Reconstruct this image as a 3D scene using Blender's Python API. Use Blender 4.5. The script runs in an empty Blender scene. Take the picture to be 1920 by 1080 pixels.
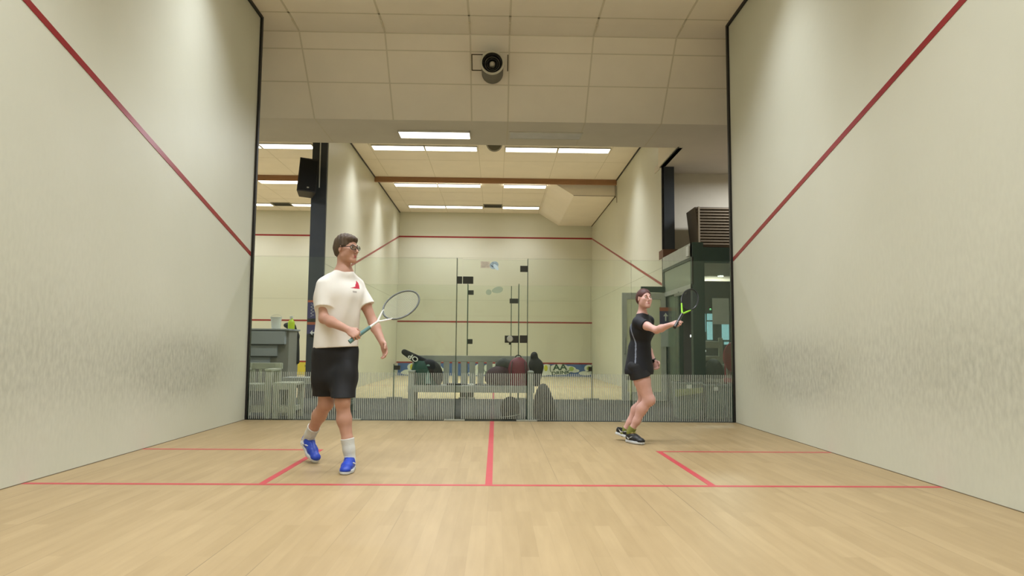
import bpy, bmesh, math, random
import numpy as np
from mathutils import Vector, Matrix
random.seed(7)
SC = bpy.context.scene
COL = SC.collection
PI = math.pi

# ------------------------------------------------------------------ camera
CAM_C = np.array([0.0407, -9.2936, 0.9571])
F_PX = 1320.6
R = np.array([[0.99970817, -0.02269781, 0.00827029],
              [0.02191974, 0.99619087, 0.08439948],
              [-0.01015447, -0.08419356, 0.99639768]])


def at(u, v, y):
    """world point seen at photo pixel (u, v) on the plane Y = y"""
    d = R.T @ np.array([(u - 960) / F_PX, 1, -(v - 540) / F_PX])
    t = (y - CAM_C[1]) / d[1]
    return Vector(CAM_C + t * d)


cam_d = bpy.data.cameras.new('camera')
cam_d.sensor_width = 36
cam_d.lens = 36 * F_PX / 1920
cam_d.clip_start = 0.05
cam = bpy.data.objects.new('camera', cam_d)
COL.objects.link(cam)
M = Matrix.Identity(4)
for i in range(3):
    M[i][0] = R[0][i]
    M[i][1] = R[2][i]
    M[i][2] = -R[1][i]
    M[i][3] = CAM_C[i]
cam.matrix_world = M
SC.camera = cam
SC.view_settings.view_transform = 'Standard'
SC.view_settings.look = 'None'
SC.view_settings.exposure = -0.48
SC.view_settings.gamma = 1
SC.view_settings.use_curve_mapping = False


# ------------------------------------------------------------------ materials
def srgb(c):
    if isinstance(c, str):
        c = [int(c[i:i + 2], 16) / 255 for i in (0, 2, 4)]
    return [x / 12.92 if x <= 0.04045 else ((x + 0.055) / 1.055) ** 2.4 for x in c] + [1]


MATS = {}


def mat(name, color, rough=0.6, metal=0.0, vary=0.06, scale=6.0, bump=0.0, bscale=60.0, emit=None, spec=0.5, stretch=None):
    if name in MATS:
        return MATS[name]
    m = bpy.data.materials.new(name)
    m.use_nodes = True
    nt = m.node_tree
    n = nt.nodes
    b = n['Principled BSDF']
    b.inputs['Roughness'].default_value = rough
    b.inputs['Metallic'].default_value = metal
    b.inputs['Specular IOR Level'].default_value = spec
    c = srgb(color)
    tc = n.new('ShaderNodeTexCoord')
    mp = n.new('ShaderNodeMapping')
    if stretch:
        mp.inputs['Scale'].default_value = stretch
    nt.links.new(tc.outputs['Object'], mp.inputs['Vector'])
    nz = n.new('ShaderNodeTexNoise')
    nz.inputs['Scale'].default_value = scale
    nz.inputs['Detail'].default_value = 4
    nt.links.new(mp.outputs['Vector'], nz.inputs['Vector'])
    rp = n.new('ShaderNodeValToRGB')
    rp.color_ramp.elements[0].position = 0.3
    rp.color_ramp.elements[1].position = 0.7
    rp.color_ramp.elements[0].color = [x * (1 - vary) for x in c[:3]] + [1]
    rp.color_ramp.elements[1].color = [min(1, x * (1 + vary)) for x in c[:3]] + [1]
    nt.links.new(nz.outputs['Fac'], rp.inputs['Fac'])
    nt.links.new(rp.outputs['Color'], b.inputs['Base Color'])
    if bump:
        n2 = n.new('ShaderNodeTexNoise')
        n2.inputs['Scale'].default_value = bscale
        nt.links.new(mp.outputs['Vector'], n2.inputs['Vector'])
        bp = n.new('ShaderNodeBump')
        bp.inputs['Strength'].default_value = bump
        bp.inputs['Distance'].default_value = 0.01
        nt.links.new(n2.outputs['Fac'], bp.inputs['Height'])
        nt.links.new(bp.outputs['Normal'], b.inputs['Normal'])
    if emit:
        b.inputs['Emission Color'].default_value = srgb(emit[0])
        b.inputs['Emission Strength'].default_value = emit[1]
    MATS[name] = m
    return m


def glass_mat(name, tint, refl=0.06, rough=0.02, milk=0.0):
    m = bpy.data.materials.new(name)
    m.use_nodes = True
    nt = m.node_tree
    n = nt.nodes
    n.remove(n['Principled BSDF'])
    out = n['Material Output']
    tr = n.new('ShaderNodeBsdfTransparent')
    tr.inputs['Color'].default_value = srgb(tint)
    gl = n.new('ShaderNodeBsdfGlossy')
    gl.inputs['Roughness'].default_value = rough
    gl.inputs['Color'].default_value = (.8, .9, .85, 1)
    lw = n.new('ShaderNodeLayerWeight')
    lw.inputs['Blend'].default_value = 0.25
    mt = n.new('ShaderNodeMath')
    mt.operation = 'MULTIPLY_ADD'
    mt.inputs[1].default_value = 0.35
    mt.inputs[2].default_value = refl * 0.5
    nt.links.new(lw.outputs['Fresnel'], mt.inputs[0])
    mx = n.new('ShaderNodeMixShader')
    nt.links.new(mt.outputs[0], mx.inputs['Fac'])
    nt.links.new(tr.outputs[0], mx.inputs[1])
    nt.links.new(gl.outputs[0], mx.inputs[2])
    last = mx
    if milk:
        df = n.new('ShaderNodeBsdfDiffuse')
        df.inputs['Color'].default_value = srgb('c8cdb8')
        m2 = n.new('ShaderNodeMixShader')
        m2.inputs['Fac'].default_value = milk
        nt.links.new(mx.outputs[0], m2.inputs[1])
        nt.links.new(df.outputs[0], m2.inputs[2])
        last = m2
    nt.links.new(last.outputs[0], out.inputs['Surface'])
    MATS[name] = m
    return m


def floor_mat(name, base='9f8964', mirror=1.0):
    m = bpy.data.materials.new(name)
    m.use_nodes = True
    nt = m.node_tree
    n = nt.nodes
    L = nt.links.new
    b = n['Principled BSDF']
    b.inputs['Roughness'].default_value = 0.42
    b.inputs['Specular IOR Level'].default_value = 0.35
    tc = n.new('ShaderNodeTexCoord')
    mp = n.new('ShaderNodeMapping')
    mp.inputs['Rotation'].default_value = (0, 0, PI / 2)
    L(tc.outputs['Object'], mp.inputs['Vector'])
    br = n.new('ShaderNodeTexBrick')
    br.offset = 0.37
    br.inputs['Scale'].default_value = 1.0
    br.inputs['Brick Width'].default_value = 0.9
    br.inputs['Row Height'].default_value = 0.083
    br.inputs['Mortar Size'].default_value = 0.0004
    br.inputs['Bias'].default_value = 0.0
    c = srgb(base)[:3]
    br.inputs['Color1'].default_value = [c[0] * 0.925, c[1] * 0.91, c[2] * 0.88, 1]
    br.inputs['Color2'].default_value = [c[0] * 1.055, c[1] * 1.055, c[2] * 1.06, 1]
    br.inputs['Mortar'].default_value = [x * 0.8 for x in c] + [1]
    L(mp.outputs['Vector'], br.inputs['Vector'])
    # long dark joints between the wide board groups
    b2 = n.new('ShaderNodeTexBrick')
    b2.offset = 0.0
    b2.inputs['Scale'].default_value = 1.0
    b2.inputs['Brick Width'].default_value = 60.0
    b2.inputs['Row Height'].default_value = 0.248
    b2.inputs['Mortar Size'].default_value = 0.0016
    b2.inputs['Color1'].default_value = (0, 0, 0, 1)
    b2.inputs['Color2'].default_value = (0, 0, 0, 1)
    b2.inputs['Mortar'].default_value = (1, 1, 1, 1)
    L(mp.outputs['Vector'], b2.inputs['Vector'])
    # the joints are open only here and there
    mn = n.new('ShaderNodeMapping')
    mn.inputs['Scale'].default_value = (3.0, 0.35, 1)
    L(tc.outputs['Object'], mn.inputs['Vector'])
    nj = n.new('ShaderNodeTexNoise')
    nj.inputs['Scale'].default_value = 1.0
    nj.inputs['Detail'].default_value = 1
    L(mn.outputs['Vector'], nj.inputs['Vector'])
    rj = n.new('ShaderNodeMapRange')
    rj.inputs['From Min'].default_value = 0.50
    rj.inputs['From Max'].default_value = 0.62
    L(nj.outputs['Fac'], rj.inputs['Value'])
    mu = n.new('ShaderNodeMath')
    mu.operation = 'MULTIPLY'
    L(b2.outputs['Fac'], mu.inputs[0])
    L(rj.outputs['Result'], mu.inputs[1])
    # grain
    mg = n.new('ShaderNodeMapping')
    mg.inputs['Scale'].default_value = (14, 1.3, 1)
    L(tc.outputs['Object'], mg.inputs['Vector'])
    ng = n.new('ShaderNodeTexNoise')
    ng.inputs['Scale'].default_value = 1.6
    ng.inputs['Detail'].default_value = 5
    L(mg.outputs['Vector'], ng.inputs['Vector'])
    rg = n.new('ShaderNodeValToRGB')
    rg.color_ramp.elements[0].position = 0.3
    rg.color_ramp.elements[1].position = 0.72
    rg.color_ramp.elements[0].color = (0.93, 0.92, 0.90, 1)
    rg.color_ramp.elements[1].color = (1.05, 1.05, 1.05, 1)
    L(ng.outputs['Fac'], rg.inputs['Fac'])
    m1 = n.new('ShaderNodeMix')
    m1.data_type = 'RGBA'
    m1.blend_type = 'MULTIPLY'
    m1.inputs[0].default_value = 1
    L(br.outputs['Color'], m1.inputs[6])
    L(rg.outputs['Color'], m1.inputs[7])
    m2 = n.new('ShaderNodeMix')
    m2.data_type = 'RGBA'
    L(mu.outputs[0], m2.inputs[0])
    L(m1.outputs[2], m2.inputs[6])
    m2.inputs[7].default_value = [x * 0.22 for x in c] + [1]
    L(m2.outputs[2], b.inputs['Base Color'])
    MATS[name] = m
    return m


def court_wall_mat(name, base, marks=1.0):
    """painted plaster with the ball marks the play has left in a band of the wall"""
    m = bpy.data.materials.new(name)
    m.use_nodes = True
    nt = m.node_tree
    n = nt.nodes
    L = nt.links.new
    b = n['Principled BSDF']
    b.inputs['Roughness'].default_value = 0.48
    b.inputs['Specular IOR Level'].default_value = 0.3
    tc = n.new('ShaderNodeTexCoord')
    c = srgb(base)[:3]
    nz = n.new('ShaderNodeTexNoise')
    nz.inputs['Scale'].default_value = 0.9
    nz.inputs['Detail'].default_value = 3
    L(tc.outputs['Object'], nz.inputs['Vector'])
    rp = n.new('ShaderNodeValToRGB')
    rp.color_ramp.elements[0].position = 0.3
    rp.color_ramp.elements[1].position = 0.7
    rp.color_ramp.elements[0].color = [c[0] * .965, c[1] * .965, c[2] * .95, 1]
    rp.color_ramp.elements[1].color = [c[0] * 1.02, c[1] * 1.02, c[2] * 1.02, 1]
    L(nz.outputs['Fac'], rp.inputs['Fac'])
    col = rp.outputs['Color']
    sp = n.new('ShaderNodeSeparateXYZ')
    L(tc.outputs['Object'], sp.inputs[0])

    def gauss(sock, mu_, sg):
        a = n.new('ShaderNodeMath'); a.operation = 'SUBTRACT'; L(sock, a.inputs[0]); a.inputs[1].default_value = mu_
        d = n.new('ShaderNodeMath'); d.operation = 'DIVIDE'; L(a.outputs[0], d.inputs[0]); d.inputs[1].default_value = sg
        q = n.new('ShaderNodeMath'); q.operation = 'POWER'; L(d.outputs[0], q.inputs[0]); q.inputs[1].default_value = 2
        e = n.new('ShaderNodeMath'); e.operation = 'MULTIPLY'; L(q.outputs[0], e.inputs[0]); e.inputs[1].default_value = -1
        x = n.new('ShaderNodeMath'); x.operation = 'EXPONENT'; L(e.outputs[0], x.inputs[0])
        return x.outputs[0]

    def mul(a, b_):
        x = n.new('ShaderNodeMath'); x.operation = 'MULTIPLY'
        for i, s in enumerate((a, b_)):
            if isinstance(s, (int, float)):
                x.inputs[i].default_value = s
            else:
                L(s, x.inputs[i])
        return x.outputs[0]

    def add(a, b_):
        x = n.new('ShaderNodeMath'); x.operation = 'ADD'; x.use_clamp = True
        L(a, x.inputs[0]); L(b_, x.inputs[1])
        return x.outputs[0]

    # soft dirty band where the ball strikes low, close to the glass
    g1 = mul(gauss(sp.outputs['Z'], 0.72, 0.30), mul(gauss(sp.outputs['Y'], -1.75, 1.0), 1.5))
    g2 = mul(mul(gauss(sp.outputs['Z'], 0.80, 0.42), gauss(sp.outputs['Y'], -4.2, 2.2)), 0.55)
    g3 = mul(mul(gauss(sp.outputs['Z'], 1.15, 1.0), gauss(sp.outputs['Y'], -5.6, 2.6)), 0.8)
    msk = add(add(g1, g2), mul(g3, 0.5))
    # vertical smears (streaky noise) and single ball marks
    ms = n.new('ShaderNodeMapping')
    ms.inputs['Scale'].default_value = (30, 30, 13)
    L(tc.outputs['Object'], ms.inputs['Vector'])
    ns = n.new('ShaderNodeTexNoise')
    ns.inputs['Scale'].default_value = 1.0
    ns.inputs['Detail'].default_value = 2.5
    L(ms.outputs['Vector'], ns.inputs['Vector'])
    rs = n.new('ShaderNodeMapRange')
    rs.inputs['From Min'].default_value = 0.33
    rs.inputs['From Max'].default_value = 0.74
    L(ns.outputs['Fac'], rs.inputs['Value'])
    rs.inputs['To Min'].default_value = 0.38
    smear = mul(mul(msk, rs.outputs['Result']), 0.42 * marks)
    mv = n.new('ShaderNodeMapping')
    mv.inputs['Scale'].default_value = (9, 9, 5)
    L(tc.outputs['Object'], mv.inputs['Vector'])
    vo = n.new('ShaderNodeTexVoronoi')
    vo.inputs['Scale'].default_value = 1.3
    vo.inputs['Randomness'].default_value = 1
    L(mv.outputs['Vector'], vo.inputs['Vector'])
    rv = n.new('ShaderNodeMapRange')
    rv.inputs['From Min'].default_value = 0.15
    rv.inputs['From Max'].default_value = 0.05
    L(vo.outputs['Distance'], rv.inputs['Value'])
    g4 = mul(gauss(sp.outputs['Z'], 1.35, 1.15), gauss(sp.outputs['Y'], -5.8, 3.2))
    # only every few cells carry a dark dot
    sc_ = n.new('ShaderNodeSeparateColor')
    L(vo.outputs['Color'], sc_.inputs[0])
    rc = n.new('ShaderNodeMapRange')
    rc.inputs['From Min'].default_value = 0.6
    rc.inputs['From Max'].default_value = 0.85
    L(sc_.outputs[0], rc.inputs['Value'])
    dots = mul(mul(mul(rv.outputs['Result'], add(g4, msk)), rc.outputs['Result']), 0.62 * marks)
    tot = add(smear, dots)
    mx = n.new('ShaderNodeMix')
    mx.data_type = 'RGBA'
    L(tot, mx.inputs[0])
    L(col, mx.inputs[6])
    mx.inputs[7].default_value = srgb('4a4a40')
    L(mx.outputs[2], b.inputs['Base Color'])
    bp = n.new('ShaderNodeBump')
    bp.inputs['Strength'].default_value = 0.14
    bp.inputs['Distance'].default_value = 0.01
    nb = n.new('ShaderNodeTexNoise')
    nb.inputs['Scale'].default_value = 9
    L(tc.outputs['Object'], nb.inputs['Vector'])
    L(nb.outputs['Fac'], bp.inputs['Height'])
    L(bp.outputs['Normal'], b.inputs['Normal'])
    MATS[name] = m
    return m


# ------------------------------------------------------------------ mesh helpers
def tag(o, label=None, cat=None, group=None, kind=None):
    if label: o['label'] = label
    if cat: o['category'] = cat
    if group: o['group'] = group
    if kind: o['kind'] = kind
    return o


def empty(name, loc=(0, 0, 0), rz=0):
    o = bpy.data.objects.new(name, None)
    COL.objects.link(o)
    o.location = loc
    o.rotation_euler = (0, 0, rz)
    o.empty_display_size = 0.1
    return o


class MB:
    """collects shapes into one mesh"""

    def __init__(self):
        self.bm = bmesh.new()
        self.mi = 0

    def _add(self, vs, fs):
        bv = [self.bm.verts.new(v) for v in vs]
        for f in fs:
            try:
                fc = self.bm.faces.new([bv[i] for i in f])
                fc.material_index = self.mi
            except ValueError:
                pass
        return bv

    def box(self, a, b, bev=0.0, mx=None):
        x0, x1 = sorted((a[0], b[0])); y0, y1 = sorted((a[1], b[1])); z0, z1 = sorted((a[2], b[2]))
        v = [Vector(p) for p in ((x0, y0, z0), (x1, y0, z0), (x1, y1, z0), (x0, y1, z0), (x0, y0, z1), (x1, y0, z1), (x1, y1, z1), (x0, y1, z1))]
        if mx:
            v = [mx @ p for p in v]
        f = [(0, 3, 2, 1), (4, 5, 6, 7), (0, 1, 5, 4), (1, 2, 6, 5), (2, 3, 7, 6), (3, 0, 4, 7)]
        bv = self._add(v, f)
        if bev:
            es = list({e for q in bv for e in q.link_edges})
            r = bmesh.ops.bevel(self.bm, geom=es, offset=bev, segments=2, profile=0.6, affect='EDGES')
            for fc in r['faces']:
                fc.material_index = self.mi
        return self

    def prism(self, pts, d):
        """polygon pts (3-D) pushed along d"""
        d = Vector(d)
        n = len(pts)
        v = [Vector(p) for p in pts] + [Vector(p) + d for p in pts]
        f = [tuple(range(n))[::-1], tuple(range(n, 2 * n))] + [(i, (i + 1) % n, n + (i + 1) % n, n + i) for i in range(n)]
        self._add(v, f)
        return self

    def quad(self, *p):
        self._add([Vector(q) for q in p], [tuple(range(len(p)))])
        return self

    def tube(self, pts, rad, seg=10, cap=True, closed=False):
        pts = [Vector(p) for p in pts]
        n = len(pts)
        if isinstance(rad, (int, float)):
            rad = [rad] * n
        rings = []
        up = None
        for i, p in enumerate(pts):
            if closed:
                t = pts[(i + 1) % n] - pts[i - 1]
            else:
                t = pts[min(i + 1, n - 1)] - pts[max(i - 1, 0)]
            t.normalize()
            if up is None:
                up = t.orthogonal().normalized()
            else:
                up = (up - t * up.dot(t)).normalized()
            s = t.cross(up)
            rings.append([self.bm.verts.new(p + (up * math.cos(a) + s * math.sin(a)) * rad[i]) for a in [2 * PI * k / seg for k in range(seg)]])
        for i in range(n if closed else n - 1):
            A, B = rings[i], rings[(i + 1) % n]
            off = 0
            if closed and i == n - 1:
                off = min(range(seg), key=lambda o: (A[0].co - B[o].co).length)
            for k in range(seg):
                f = self.bm.faces.new((A[k], A[(k + 1) % seg], B[(k + 1 + off) % seg], B[(k + off) % seg]))
                f.material_index = self.mi
        if cap and not closed:
            for rg in (rings[0][::-1], rings[-1]):
                f = self.bm.faces.new(rg); f.material_index = self.mi
        return self

    def lathe(self, prof, c=(0, 0, 0), seg=32, mx=None, cap=True):
        rings = []
        for r, z in prof:
            ring = []
            for k in range(seg):
                a = 2 * PI * k / seg
                p = Vector((r * math.cos(a), r * math.sin(a), z))
                if mx: p = mx @ p
                ring.append(self.bm.verts.new(p + Vector(c)))
            rings.append(ring)
        for A, B in zip(rings, rings[1:]):
            for k in range(seg):
                f = self.bm.faces.new((A[k], A[(k + 1) % seg], B[(k + 1) % seg], B[k])); f.material_index = self.mi
        if cap:
            for rg in (rings[0][::-1], rings[-1]):
                f = self.bm.faces.new(rg); f.material_index = self.mi
        return self

    def build(self, name, m, parent=None, smooth=False, loc=None):
        bmesh.ops.recalc_face_normals(self.bm, faces=self.bm.faces)
        me = bpy.data.meshes.new(name)
        self.bm.to_mesh(me)
        self.bm.free()
        for q in (m if isinstance(m, (list, tuple)) else [m]):
            me.materials.append(q)
        if smooth:
            for p in me.polygons: p.use_smooth = True
            try:
                me.set_sharp_from_angle(angle=math.radians(40))
            except Exception:
                pass
        o = bpy.data.objects.new(name, me)
        COL.objects.link(o)
        if parent: o.parent = parent
        if loc: o.location = loc
        return o


def copy_tree(o, parent=None):
    c = o.copy()
    COL.objects.link(c)
    c.parent = parent
    for ch in [k for k in bpy.data.objects if k.parent == o]:
        copy_tree(ch, c)
    return c


def struct(name, mb, m, parent=None, smooth=False):
    o = mb.build(name, m, parent, smooth)
    if parent is None:
        o['kind'] = 'structure'
    return o


def text(name, body, size, m, parent=None, loc=(0, 0, 0), rot=(0, 0, 0), ext=0.001, sx=1.0, bold=0.0, shear=0.0):
    c = bpy.data.curves.new(name, 'FONT')
    c.body = body
    c.size = size
    c.extrude = ext
    c.offset = bold
    c.shear = shear
    c.align_x = 'CENTER'
    c.align_y = 'CENTER'
    c.materials.append(m)
    o = bpy.data.objects.new(name, c)
    COL.objects.link(o)
    o.location = loc
    o.rotation_euler = rot
    o.scale = (sx, 1, 1)
    bpy.context.view_layer.update()
    me = bpy.data.meshes.new_from_object(o.evaluated_get(bpy.context.evaluated_depsgraph_get()))
    o2 = bpy.data.objects.new(name, me)
    COL.objects.link(o2)
    o2.location, o2.rotation_euler, o2.scale = o.location, o.rotation_euler, o.scale
    bpy.data.objects.remove(o)
    if parent: o2.parent = parent
    return o2


# ------------------------------------------------------------------ palette
m_wall = court_wall_mat('court_plaster', 'cecebd')
m_wall2 = mat('far_court_plaster', 'cfcdb9', 0.4, vary=0.02, scale=1.2, spec=0.35)
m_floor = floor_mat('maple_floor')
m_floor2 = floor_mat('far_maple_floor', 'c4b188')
m_ceil = mat('ceiling_board', 'ebe1cf', 0.85, vary=0.025, scale=2)
m_joint = mat('ceiling_joint', 'd3c9b2', 0.9, vary=0.02)
m_soffit = mat('soffit_board', 'd8cfbf', 0.85, vary=0.025, scale=2)
m_black = mat('black_trim', '120f0c', 0.5)
m_red = mat('red_wall_line', '8c1219', 0.35)
m_redfloor = mat('red_floor_tape', 'b03840', 0.45, vary=0.04)
m_carpet = mat('grey_carpet', '343632', 0.95, vary=0.2, scale=40, bump=0.3, bscale=300)
m_column = mat('column_cladding', '33373a', 0.6)
m_beam = mat('wood_beam', '9c7350', 0.6, vary=0.12, scale=4, stretch=(1, 8, 8))
m_glass = glass_mat('clear_glass', 'fbfdfa', 0.03, milk=0.0)
m_edge = mat('glass_edge', '2c4a3a', 0.2)
m_fit = mat('dark_metal_fitting', '2a2b24', 0.45, metal=0.3)
m_steel = mat('brushed_steel', 'a9aca2', 0.35, metal=0.7)
m_stripe = mat('etched_stripe', 'b0b5aa', 0.8)
m_white = mat('white_plastic', 'd9dbd2', 0.5)
m_lamp = mat('lamp_diffuser', 'ffffff', 0.5, emit=('fffcf4', 5.5))
m_lampframe = mat('lamp_frame', 'c9c4b4', 0.4)
m_vent = mat('grey_vent', '8c8672', 0.6)
m_greenmetal = mat('green_metal', '35483e', 0.45)
m_greymetal = mat('grey_painted_metal', 'b4b8aa', 0.5)

H = 5.42      # ceiling height
S = 4.45      # soffit height
YC = 4.0      # glass of the opposite court
YF = 13.88    # its front wall

# ------------------------------------------------------------------ court floor and lines
fl = struct('floor', MB().box((-3.5, -9.8, -0.1), (3.5, 0.0, 0)), m_floor)
T = 0.0012
LN = [((-3.2, -4.31), (3.2, -4.26)), ((-0.025, -4.26), (0.025, -0.01)),
      ((1.6, -4.26), (1.55, -2.66)), ((1.55, -2.66), (3.2, -2.61)),
      ((-1.6, -4.26), (-1.55, -2.66)), ((-1.55, -2.66), (-3.2, -2.61))]
for a, b in LN:
    MB().box((a[0], a[1], 0.0002), (b[0], b[1], T)).build('court_line', m_redfloor, fl)


def wall_line(pts, w, nrm, parent, name='out_line'):
    """raised red line on a wall through pts, width w (vertical), sticking out along nrm"""
    mb = MB()
    for p, q in zip(pts, pts[1:]):
        p, q = Vector(p), Vector(q)
        z = Vector((0, 0, w))
        mb.prism([p, q, q + z, p + z], Vector(nrm) * 0.004)
    return mb.build(name, m_red, parent)


for side, s in (('left', -1), ('right', 1)):
    w = struct('wall_' + side, MB().box((s * 3.2, -9.8, 0), (s * 3.45, 0.0, H + 0.1)), m_wall)
    wall_line([(s * 3.2, -9.75, 4.57), (s * 3.2, -0.02, 2.13)], 0.055, (-s, 0, 0), w)
    MB().box((s * 3.2, -9.75, 0.0), (s * 3.195, 0, 0.005)).build('floor_joint', mat('floor_gap', '6e6148', .8), w)
    MB().box((s * 3.2, -9.75, H - 0.035), (s * 3.17, 0, H + 0.01)).build('ceiling_trim', m_black, w)
    MB().box((s * 3.172, -0.005, 0), (s * 3.46, 0.05, H + 0.02)).build('edge_trim', m_black, w)
wf = struct('wall_front', MB().box((-3.45, -9.75, 0), (3.45, -10.0, H + 0.1)), m_wall2)
wall_line([(-3.2, -9.75, 4.57), (3.2, -9.75, 4.57)], 0.05, (0, 1, 0), wf)
wall_line([(-3.2, -9.75, 1.78), (3.2, -9.75, 1.78)], 0.05, (0, 1, 0), wf, 'service_line')


def ceiling_plate(name, x0, x1, y0, y1, z, m, xs, ys, parent=None, jw=0.028):
    """board ceiling with its joint pattern"""
    o = struct(name, MB().box((x0, y0, z), (x1, y1, z + 0.12)), m, parent)
    j = MB()
    for x in xs: j.box((x - jw / 2, y0, z - 0.002), (x + jw / 2, y1, z + 0.01))
    for y in ys: j.box((x0, y - jw / 2, z - 0.002), (x1, y + jw / 2, z + 0.01))
    if xs or ys: j.build('panel_joint', m_joint, o)
    return o


XJ = [-2.79, -1.58, -0.37, 0.19, 1.39, 2.58]
ceil = ceiling_plate('ceiling', -3.45, 3.45, -9.9, 0.06, H, m_ceil, XJ, [-0.12, -1.32, -2.52, -3.72, -4.92, -6.12, -7.32, -8.52])
# slight fold, then the slope that drops to the corridor soffit
YS0, YS1 = 0.40, 1.37
mb = MB()
mb.prism([(-10.2, 0.06, H), (-10.2, YS0, H - 0.02), (-10.2, YS0, H + 0.12), (-10.2, 0.06, H + 0.12)], (20.4, 0, 0))
mb.prism([(-10.2, YS0, H - 0.02), (-10.2, YS1, S), (-10.2, YS1 + 0.1, S + 0.1), (-10.2, YS0 + 0.1, H + 0.1)], (20.4, 0, 0))
bulk = struct('ceiling_slope', mb, m_ceil)
j = MB()
nS = Vector((0, -(H - 0.02 - S), -(YS1 - YS0))).normalized()


def slope(t):
    return Vector((0, YS0 + (YS1 - YS0) * t, H - 0.02 + (S - H + 0.02) * t))


for x in XJ:
    p, q = slope(0), slope(1)
    d = Vector((0.022, 0, 0))
    o_ = Vector((x - 0.011, 0, 0))
    j.prism([p + o_, p + o_ + d, q + o_ + d, q + o_], nS * 0.003)
    j.box((x - 0.011, 0.06, H - 0.022), (x + 0.011, YS0, H - 0.001))
for t in (0.005, 0.19, 0.56):
    p, q = slope(t - 0.006), slope(t + 0.006)
    j.prism([p + Vector((-3.6, 0, 0)), p + Vector((3.6, 0, 0)), q + Vector((3.6, 0, 0)), q + Vector((-3.6, 0, 0))], nS * 0.003)
j.build('panel_joint', m_joint, bulk)
# access hatch outline next to the speaker
p, q = slope(0.215), slope(0.40)
hb = MB()
for a, b, t0, t1 in ((-0.36, 0.0, .215, .225), (-0.36, 0.0, .39, .40), (-0.36, -0.345, .215, .40), (0.165, 0.18, .215, .40)):
    p, q = slope(t0), slope(t1)
    hb.prism([p + Vector((a, 0, 0)), p + Vector((b, 0, 0)), q + Vector((b, 0, 0)), q + Vector((a, 0, 0))], nS * 0.004)
hb.build('hatch_joint', mat('hatch_joint', '4c432f', 0.8), bulk)

sof = ceiling_plate('ceiling_soffit', -10.2, 10.2, YS1, 2.60, S, m_soffit, [-2.79, 0.19, 1.39, 2.58], [], jw=0.016)
MB().box((-10.2, 2.60, S), (3.18, 2.66, H + 0.1)).build('soffit_face', m_soffit, sof)
ceiling_plate('ceiling_foyer', 3.18, 10.2, 2.60, 4.5, S, m_soffit, [], [])
MB_ = MB().box((3.162, 2.6, S - 0.008), (3.18, 4.0, S + 0.01)).build('trim_1', m_black); MB_['kind'] = 'structure'
ceiling_plate('ceiling_corridor', -10.2, 3.5, 2.66, 4.0, H, m_ceil, XJ, [])
struct('wall_foyer_upper', MB().box((3.14, 2.66, S), (3.26, 4.0, H)), m_ceil)

# corridor
struct('floor_corridor', MB().box((-10.2, 0.0, -0.1), (10.2, YC, -0.002)), m_carpet)
struct('wall_corridor_left', MB().box((-10.2, 0, 0), (-10.4, YC, H)), m_wall2)
struct('wall_corridor_right', MB().box((10.2, 0, 0), (10.4, 8, H)), m_wall2)
for s, nm in ((-1, 'left'), (1, 'right')):
    struct('wall_behind_' + nm, MB().box((s * 3.47, -0.2, 0), (s * 10.2, 0.0, H)), m_wall2)


# ------------------------------------------------------------------ the opposite courts
def court(x0, x1, tag_, left_wall=True, right_wall=True, beamcut=None):
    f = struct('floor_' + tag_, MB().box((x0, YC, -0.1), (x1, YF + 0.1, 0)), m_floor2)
    xm = (x0 + x1) / 2
    MB().box((xm - .025, YC + .02, 0), (xm + .025, YC + 4.26, T)).build('court_line', m_redfloor, f)
    MB().box((x0, YC + 4.26, 0), (x1, YC + 4.31, T)).build('court_line', m_redfloor, f)
    w = struct('wall_front_' + tag_, MB().box((x0 - .2, YF, 0), (x1 + .2, YF + 0.2, H + .1)), m_wall2)
    for z, nm in ((4.57, 'out_line'), (1.765, 'service_line'), (0.43, 'tin_line')):
        wall_line([(x0, YF, z), (x1, YF, z)], 0.05, (0, -1, 0), w, nm)
    for z in (2.5, 3.0 + .9):
        MB().box((x0, YF, z), (x1, YF - 0.002, z + 0.01)).build('panel_joint', mat('faint_joint', 'b7b7a2', 0.7), w)
    for nm, s, x, on in (('left', 1, x0, left_wall), ('right', -1, x1, right_wall)):
        if not on: continue
        t = struct('wall_%s_%s' % (nm, tag_), MB().box((x, YC + 0.0, 0), (x - s * 0.125, YF, H + .1)), m_wall2)
        wall_line([(x, YF, 4.57), (x, YC + 0.05, 2.16)], 0.05, (s, 0, 0), t)
        MB().box((x, YC, H - 0.03), (x + s * .02, YF, H + .01)).build('ceiling_trim', m_black, t)
        MB().box((x, YC, 2.5), (x + s * .002, YF, 2.51)).build('panel_joint', MATS['faint_joint'], t)
    c = ceiling_plate('ceiling_' + tag_, x0 - .2, x1 + .2, YC, YF + .1, H, m_ceil,
                      [xm + v for v in (-2.83, -1.6, -0.4, 0.19, 1.40, 2.6)], [7.3, 9.0, 10.8, 12.0], jw=0.012)
    b = struct('beam_' + tag_, MB().box((x0, 9.02, 5.285), (x1, 9.10, H + 0.02)), m_beam)
    return w, f, c


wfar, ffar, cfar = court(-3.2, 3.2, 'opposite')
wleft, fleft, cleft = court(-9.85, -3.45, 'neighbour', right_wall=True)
# duct boxed into the ceiling of the opposite court
struct('ceiling_duct_box', MB().prism([(1.45, 9.2, H - .01), (2.08, 9.2, 5.02), (3.2, 9.2, 5.02), (3.2, 9.2, H)], (0, YF - 9.2, 0)), m_ceil)
tm = MB().box((2.07, 9.195, 5.012), (3.2, 9.205, 5.022)).box((3.185, 9.19, 4.98), (3.2, 9.21, 5.42)).box((3.182, 9.2, 5.0), (3.2, YF, 5.018)).box((3.19, 9.0, 4.80), (3.2, 9.01, 5.25))
struct('trim_2', tm, mat('duct_trim', '5a4d38', 0.8))

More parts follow.
